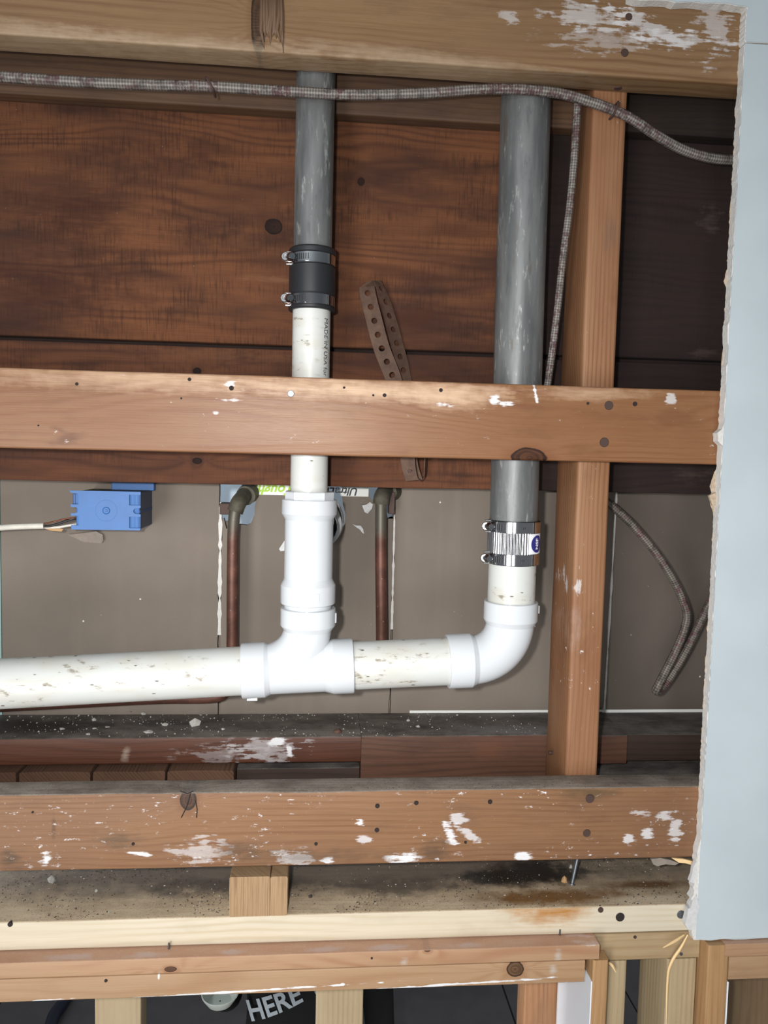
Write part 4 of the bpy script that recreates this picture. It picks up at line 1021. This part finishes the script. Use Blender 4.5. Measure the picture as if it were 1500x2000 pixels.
def strap_path(rows):
    pts = smooth_path([(at(a, b, y)) for a, b, y, _, _ in rows], 5)
    acs = smooth_path([Vector((math.cos(t)*math.cos(k_), math.sin(k_), math.sin(t))) for _, _, _, t, k_ in rows], 5)
    return list(zip(pts, [a.normalized() for a in acs]))
# front strand rises to the fold, back strand comes down behind it: (px, py, depth, tilt in the wall plane, turn into depth)
ribbon('front_strand', strap_path([(782, 800, .094, .42, .15), (768, 740, .096, .42, .12), (745, 680, .098, .32, .12), (729, 620, .10, .22, .15), (719, 580, .102, .15, .2), (716, 560, .105, .2, .3)]), 0.0225, m_rust, hs)
ribbon('back_strand', strap_path([(739, 552, .108, -.05, .9), (749, 575, .117, .12, .75), (762, 620, .119, .2, .6), (775, 670, .121, .24, .5), (786, 715, .121, .26, .4), (800, 790, .12, .26, .3)]), 0.0205, m_rust, hs)
ribbon('fold', strap_path([(717, 561, .1055, .25, .3), (726, 551, .105, .3, .5), (735, 548, .107, .2, .8), (740, 553, .109, .0, .9)]), 0.0215, m_rust, hs, holes=False)
ribbon('lower_end', strap_path([(797, 860, .100, .05, .1), (799, 900, .099, .05, .1), (803, 920, .099, .08, .1), (809, 938, .100, .1, .1)]), 0.0235, m_rust, hs, pitch=0.03, hole=0.0016)
ribbon('lower_curl', strap_path([(812, 880, .101, -.1, 1.2), (814, 915, .100, -.1, 1.2), (820, 934, .104, .1, 1.2), (828, 934, .112, .3, 1.2), (831, 915, .118, .1, 1.2), (832, 880, .12, 0, 1.2)]), 0.016, m_rust, hs, holes=False)
nail('strap_nail', at(800, 920, 0.099), 0.0028, m_nail, hs)

# ------------------------------------------------------------------ nails and screw holes (parts of the lumber)
for (a, b, r_) in ((1228, 33, .0045), (1220, 103, .0050)): nail('nail_head', at(a, b, 0.0), r_, m_nail, top_rail)
p_ = az(1207, 172, 0.472); nail('nail_head', (p_.x, p_.y, 0.472), 0.005, m_nail, top_rail, axis=(0, 0, -1))
for (a, b, r_, m_) in ((1189, 792, .0058, m_nail), (1180, 864, .0062, m_nail), (568, 769, .0042, m_steel), (150, 750, .0020, m_hole), (452, 758, .0030, m_hole), (751, 772, .0024, m_hole), (729, 772, .0014, m_hole),
                      (861, 762, .0024, m_hole), (672, 757, .0015, m_hole), (1240, 789, .0030, m_hole), (1148, 788, .0018, m_hole), (354, 778, .0012, m_hole), (370, 741, .0022, m_hole), (75, 831, .0010, m_hole)):
    nail('nail_head', at(a, b, 0.0), r_, m_, mid_rail)
for (a, b, r_, m_) in ((1152, 1560, .0058, m_nail), (1146, 1627, .0052, m_nail), (737, 1574, .0030, m_hole), (813, 1568, .0030, m_hole), (957, 1566, .0030, m_hole), (736, 1621, .0030, m_hole), (909, 1645, .0018, m_hole),
                      (260, 1648, .0020, m_hole), (64, 1586, .0014, m_hole), (617, 1648, .0022, m_hole)):
    nail('nail_head', at(a, b, 0.0), r_, m_, low_rail)
for (a, b, r_, m_) in ((20, 1805, .0032, m_hole), (1173, 1777, .0038, m_nail), (1211, 1791, .0062, m_hole), (1330, 1786, .0058, m_steel)): nail('nail_head', at(a, b, 0.0), r_, m_, plate)
nail('nail_head', at(207, 1915, -.022), 0.0020, m_hole, tr2)
nail('nail_head', at(726, 1871, -.022), 0.0014, m_hole, tr1)
nail('nail_head', at(1240, 1830, 0.0), 0.0022, m_nail, plate2); nail('nail_head', at(1330, 1863, 0.0), 0.0022, m_steel, plate2)
nail('nail_head', at(1073, 1470, 0.09), 0.0030, m_nail, post, axis=(-1, 0, 0))
# crack lines in the lower rail's knot
for pts in ([(372, 1550), (365, 1575), (354, 1597)], [(352, 1545), (366, 1550), (377, 1545)], [(382, 1563), (385, 1580), (384, 1597)]):
    tube('crack', [at(a, b, -0.0002) for a, b in pts], 0.0007, m_hole, low_rail, ns=5)
# splintered gouge on the top rail
bm = bmesh.new(); random.seed(77)
for i in range(9):
    xo = 512+i*4.6; top_, bot_ = -20, random.uniform(70, 104)
    bm_tube(bm, [at(xo, top_, 0.0), at(xo+random.uniform(-3, 3), 30, -0.0015), at(xo+random.uniform(-4, 4), 60, -0.0012), at(xo+random.uniform(-7, 7), bot_, 0.0005)], [0.0024, 0.0028, 0.0024, 0.0006], 6)
from_bm('splintered_gouge', bm, wood('grey_gouge', 'z', S(112, 88, 68), S(56, 40, 30), S(74, 54, 42), freq=300, warp=0.4, seed=120.0), top_rail)

# loose hardware and splinters
n_ = thing('loose_nail', 'dark nail standing up on the black patch of the pale plate', 'nail', tuple(az(1117, 1727, -0.588)))
b0 = az(1117, 1728, -0.5885); tube('shank', [b0, b0+Vector((0.013, 0.012, 0.045))], 0.0024, m_steel, n_, ns=10)
tube('head', [b0+Vector((0, 0, 0.0)), b0+Vector((0.0004, 0.0004, 0.0016))], 0.0046, m_steel, n_, ns=12)
for (a, b) in ((330, 1853), (1093, 1826)):
    p_ = az(a, b, -0.6262); o = tube('loose_screw', [(p_.x, p_.y, -0.6275), (p_.x, p_.y-0.001, -0.618)], [0.0016, 0.0012], m_steel, ns=8)
    tag(o, 'tiny screw tip poking up from the orange strip, %s' % ('left of centre' if a < 700 else 'near its right end'), 'screw')
def sliver(label, rows, r_):
    o = tube('wood_splinter', smooth_path([at(a, b, y) for a, b, y in rows], 5), [r_*(0.35+0.65*math.sin(PI*min(1, (i+1)/(5*(len(rows)-1)+1)))) for i in range(5*(len(rows)-1)+1)], m_splint, ns=6)
    return tag(o, label, 'splinter')
sliver('long pale splinter hanging from the drywall corner down the stud', [(1343, 1826, -.004), (1330, 1850, -.008), (1312, 1878, -.007), (1304, 1910, -.004), (1301, 2000, -.003)], 0.0020)
sliver('short pale splinter pointing left from the drywall corner', [(1336, 1826, -.003), (1318, 1838, -.009), (1295, 1851, -.014)], 0.0018)
sliver('curled pale splinter at the top of the stud beside the slot', [(1189, 1880, -.003), (1196, 1886, -.006), (1203, 1899, -.006)], 0.0018)

# ------------------------------------------------------------------ plaster chips, grit
def chip(name, p, sx, sy, sz, seed, mat, label, group):
    random.seed(seed); bm = bmesh.new()
    bmesh.ops.create_icosphere(bm, subdivisions=1, radius=1.0)
    for v in bm.verts:
        k_ = 0.7+0.5*random.random(); v.co = Vector((v.co.x*sx*k_, v.co.y*sy*k_, max(-0.35, v.co.z)*sz*k_))
    mn = min(v.co.z for v in bm.verts)
    ro = Matrix.Rotation(random.uniform(0, 6), 3, 'Z')
    for v in bm.verts: v.co = (ro @ v.co if sx < sy*1.3 else v.co)+Vector((p.x, p.y, p.z-mn-0.0004))
    return tag(from_bm(name, bm, mat), label, 'debris', group)
GC = 'plaster chips on the dusty sill'
zl = -0.404
for i, (a, b, w_, lab) in enumerate((
        (381, 1413, 17, 'largest pale plaster chip on the dusty sill, below the wye'), (322, 1414, 8, 'squarish pale plaster chip left of the largest one on the sill'),
        (290, 1427, 12, 'flat bright plaster chip near the front edge of the sill'), (280, 1392, 7, 'rounded pale crumb against the drywall at the back of the sill'),
        (122, 1421, 8, 'thin flat white chip at the left of the sill'), (184, 1404, 6, 'small grey chip in the middle of the left sill'),
        (185, 1420, 6, 'thin white chip below the small grey chip on the left sill'), (210, 1417, 6, 'thin white chip right of its twin on the left sill'),
        (172, 1432, 5, 'small upright chip near the front edge of the left sill'), (436, 1422, 5, 'lone small chip right of the largest one on the sill'),
        (797, 1405, 5, 'small cream chip at the back of the sill below the short pipe'), (817, 1417, 5, 'small cream chip in front of its neighbour below the short pipe'))):
    p_ = az(a, b+3, zl); k_ = 1.05/1500
    thin = 0.45 if 'thin' in lab or 'flat' in lab else 1.0
    chip('plaster_chip', p_, w_*k_, w_*k_*0.75, w_*k_*0.7*thin, 200+i, m_chip, lab, GC)
chip('dark_crumb', az(258, 1392, zl), 0.006, 0.005, 0.005, 230, m_chip_d, 'dark crumb against the drywall beside the rounded pale one', 'dark crumbs on the sill')
chip('dark_crumb', az(267, 1405, zl), 0.005, 0.004, 0.003, 231, m_chip_d, 'flat dark crumb in front of the other dark one on the sill', 'dark crumbs on the sill')
chip('wood_chip', az(660, 1432, zl), 0.008, 0.004, 0.006, 232, m_rust, 'brown wood chip on the front edge of the sill', 'dark crumbs on the sill')
GP = 'chips on the pale plate'
chip('plaster_chip', az(101, 1722, -.588), 0.0072, 0.006, 0.007, 240, m_chip, 'bright plaster lump on the gritty plate at the far left', GP)
chip('plaster_chip', az(188, 1741, -.588), 0.0026, 0.0026, 0.003, 241, m_chip, 'small pale chip on the gritty plate right of the bright lump', GP)
chip('plaster_chip', az(1102, 1722, -.588), 0.0048, 0.0044, 0.006, 242, m_kraft, 'yellowish lump beside the standing nail on the plate', GP)
chip('plaster_chip', az(1115, 1695, -.588), 0.0036, 0.0030, 0.004, 243, m_chip, 'small white chip behind the standing nail on the plate', GP)
chip('dark_crumb', az(606, 1752, -.588), 0.0032, 0.003, 0.003, 244, m_chip_d, 'dark crumb on the plate right of the spacer block', GP)
def grit(name, n, region, z, lo, hi, seed, mat, label, dens=None):
    random.seed(seed); V_, F_ = [], []
    x0_, x1_, y0_, y1_ = region
    while len(F_) < n*4:
        x_, y_ = random.uniform(x0_, x1_), random.uniform(y0_, y1_)
        if dens and random.random() > dens(x_, y_): continue
        s_ = lo+(hi-lo)*random.random()**3; a_ = random.uniform(0, 6.3); b_ = len(V_)
        for k_ in range(3):
            t = a_+k_*2.1+random.uniform(-.5, .5); V_.append((x_+s_*math.cos(t)*random.uniform(.5, 1.6), y_+s_*math.sin(t), z-0.0002))
        V_.append((x_, y_, z+s_*random.uniform(.5, 1.1)))
        F_ += [(b_, b_+1, b_+3), (b_+1, b_+2, b_+3), (b_+2, b_, b_+3), (b_, b_+2, b_+1)]
    me = bpy.data.meshes.new(name); me.from_pydata(V_, [], F_); me.update()
    return tag(link(name, me, mat), label, 'dust', kind='stuff')
clump = lambda x_, y_: max(0.05, min(1, 0.5+1.3*mnoise.noise(Vector((x_*14, y_*30, 1.7)))))
grit('dark_grit', 3600, (-0.42, 0.51, 0.002, 0.12), -0.588, 0.0004, 0.0017, 5, m_chip_d, 'dark gritty dirt scattered on the pale plate', clump)
grit('pale_grit', 700, (-0.42, 0.51, 0.004, 0.12), -0.588, 0.0003, 0.0016, 6, m_chip, 'pale plaster grit scattered on the pale plate', clump)
grit('sill_grit', 900, (-0.47, 0.335, 0.136, 0.232), -0.404, 0.0003, 0.0018, 7, m_chip, 'pale plaster grit scattered on the dusty sill', clump)
grit('rail_grit', 700, (-0.40, 0.52, 0.004, 0.038), -0.4255, 0.0003, 0.0014, 8, m_chip_d, 'dark grit along the dusty top of the lower rail', clump)

# ------------------------------------------------------------------ person and things in the dark room beyond
PX, PY = at(592, 1960, 1.05).x, 1.05
ps = thing('person', 'person in black clothes with pale lettering, standing in the dark room below', 'person', (PX, PY, GZ))
J = {}
def skin_mesh(name, joints, edges_, root, mat, parent, sub=2):
    idx = {k_: i for i, k_ in enumerate(joints)}
    me = bpy.data.meshes.new(name)
    me.from_pydata([Vector(joints[k_][0])+Vector((PX, PY, GZ)) for k_ in joints], [(idx[a], idx[b]) for a, b in edges_], [])
    o = bpy.data.objects.new(name, me); COL.objects.link(o)
    md = o.modifiers.new('skin', 'SKIN'); md.use_smooth_shade = True
    sv = me.skin_vertices[0].data
    for k_, i in idx.items():
        r_ = joints[k_][1]; sv[i].radius = r_ if isinstance(r_, tuple) else (r_, r_); sv[i].use_root = (k_ == root)
    o.modifiers.new('sub', 'SUBSURF').levels = sub
    dg = bpy.context.evaluated_depsgraph_get()
    m2 = bpy.data.meshes.new_from_object(o.evaluated_get(dg)); bpy.data.objects.remove(o, do_unlink=True)
    m2.name = name; m2.materials.clear()
    return link(name, m2, mat, parent, smooth=True)
jb = {'pelvis': ((0, 0, 0.93), (0.16, 0.115)), 'waist': ((0.0, 0, 1.08), (0.155, 0.105)), 'chest': ((0, -0.01, 1.27), (0.175, 0.12)), 'upper': ((0, 0.0, 1.40), (0.15, 0.10)), 'neck': ((0, 0.0, 1.50), (0.058, 0.058)),
      'head0': ((0, -0.02, 1.58), (0.075, 0.085)), 'head1': ((0, -0.015, 1.66), (0.082, 0.098)), 'head2': ((0, -0.01, 1.73), (0.06, 0.07)),
      'shL': ((-0.18, 0, 1.41), 0.062), 'elL': ((-0.212, 0.03, 1.10), 0.047), 'wrL': ((-0.215, -0.12, 1.25), 0.034),
      'shR': ((0.18, 0, 1.41), 0.062), 'elR': ((0.205, 0.02, 1.12), 0.048), 'wrR': ((0.22, -0.10, 0.90), 0.034),
      'hiL': ((-0.10, 0, 0.86), 0.095), 'knL': ((-0.11, -0.02, 0.48), 0.064), 'anL': ((-0.11, 0.02, 0.09), 0.045), 'toL': ((-0.12, -0.14, 0.035), 0.036),
      'hiR': ((0.10, 0, 0.86), 0.095), 'knR': ((0.11, -0.02, 0.48), 0.064), 'anR': ((0.11, 0.02, 0.09), 0.045), 'toR': ((0.12, -0.14, 0.035), 0.036)}
eb = [('pelvis', 'waist'), ('waist', 'chest'), ('chest', 'upper'), ('upper', 'neck'), ('neck', 'head0'), ('head0', 'head1'), ('head1', 'head2'), ('upper', 'shL'), ('shL', 'elL'), ('elL', 'wrL'), ('upper', 'shR'), ('shR', 'elR'), ('elR', 'wrR'),
      ('pelvis', 'hiL'), ('hiL', 'knL'), ('knL', 'anL'), ('anL', 'toL'), ('pelvis', 'hiR'), ('hiR', 'knR'), ('knR', 'anR'), ('anR', 'toR')]
body = skin_mesh('body', jb, eb, 'pelvis', m_cloth, ps)
def hand(wr, dirv, side, up_):
    """palm and five bent fingers"""
    W = Vector(wr); d = Vector(dirv).normalized(); s_ = Vector(side).normalized(); u_ = Vector(up_).normalized()
    bm = bmesh.new()
    bm_tube(bm, [W, W+d*0.03, W+d*0.085], [0.028, 0.036, 0.034], 12)
    for i, (off, ln) in enumerate(((-0.030, 0.062), (-0.010, 0.074), (0.010, 0.078), (0.030, 0.068))):
        b_ = W+d*0.08+s_*off
        bm_tube(bm, [b_, b_+d*ln*0.45, b_+d*ln*0.75+u_*ln*0.25, b_+d*ln*0.8+u_*ln*0.6], [0.0095, 0.009, 0.0085, 0.007], 8)
    b_ = W+d*0.03+s_*0.030
    bm_tube(bm, [b_, b_+s_*0.025+d*0.02, b_+s_*0.03+d*0.045+u_*0.02, b_+s_*0.025+d*0.06+u_*0.035], [0.012, 0.0105, 0.0095, 0.0075], 8)
    for v in bm.verts: v.co += Vector((PX, PY, GZ))
    return from_bm('gloved_hand', bm, m_cloth, ps, smooth=True)
hand((-0.215, -0.118, 1.245), (0.10, -0.35, 0.9), (1, 0, 0.1), (0.1, -0.9, -0.2)); hand((0.22, -0.10, 0.905), (0, -0.2, -1), (0, -1, 0.1), (-1, 0, 0))
# lettering laid on the shirt
dg = bpy.context.evaluated_depsgraph_get(); dg.update()
from mathutils.bvhtree import BVHTree
bv = BVHTree.FromPolygons([v.co.copy() for v in body.data.vertices], [tuple(p.vertices) for p in body.data.polygons])
me = text_mesh('HERE T', 0.066, 0.1, 0.0016)
cen = at(553, 1962, PY-0.12)
mr = Matrix.Rotation(math.radians(27), 3, 'Z')
hit0 = bv.ray_cast(Vector((PX, PY-1.0, cen.z)), Vector((0, 1, 0)))
y_front = hit0[0].y if hit0[0] else PY-0.12
for v in me.vertices:
    q = mr @ Vector((v.co.x, v.co.y, 0))
    px_, pz_ = cen.x+q.x, cen.z+q.y*1.1
    hit = bv.ray_cast(Vector((px_, PY-1.0, pz_)), Vector((0, 1, 0)))
    y_ = y_front+0.10*(1-math.sqrt(max(0.05, 1-((px_-PX)/0.175)**2)))
    v.co = Vector((px_, min(y_, hit[0].y if hit[0] else y_)-0.005, pz_))
link('shirt_lettering', me, m_letter, ps)
cu = thing('white_dish', 'small round white rimmed dish beside the person in black', 'dish', tuple(at(430, 1955, 0.80)))
cp = at(430, 1944, 0.80)
lathe('dish_wall', (cp.x, cp.y, cp.z-0.018), (0, 0, 1), [(0, 0.022), (0.002, 0.030), (0.020, 0.042), (0.024, 0.0435), (0.0245, 0.041), (0.020, 0.038), (0.005, 0.027), (0.004, 0.002)], m_cup, cu, ns=40, close=False)
hz = thing('floor_hose', 'dark navy hose lying on the charcoal floor at the lower left', 'hose', (-0.9, 2.3, GZ))
tube('hose_wall', smooth_path([az(140, 1925, GZ+0.03), az(122, 1960, GZ+0.03), az(105, 1985, GZ+0.03), az(95, 2020, GZ+0.03), az(70, 2100, GZ+0.03)], 8), 0.028, m_hose, hz, ns=12)

# origins of single meshes go to the middle of their base
for o in list(COL.objects):
    if o.type == 'MESH' and o.parent is None and not o.children and o.data.users == 1 and o.location.length == 0:
        xs = [v.co for v in o.data.vertices]
        c = Vector(((min(v.x for v in xs)+max(v.x for v in xs))/2, (min(v.y for v in xs)+max(v.y for v in xs))/2, min(v.z for v in xs)))
        o.data.transform(Matrix.Translation(-c)); o.location = c
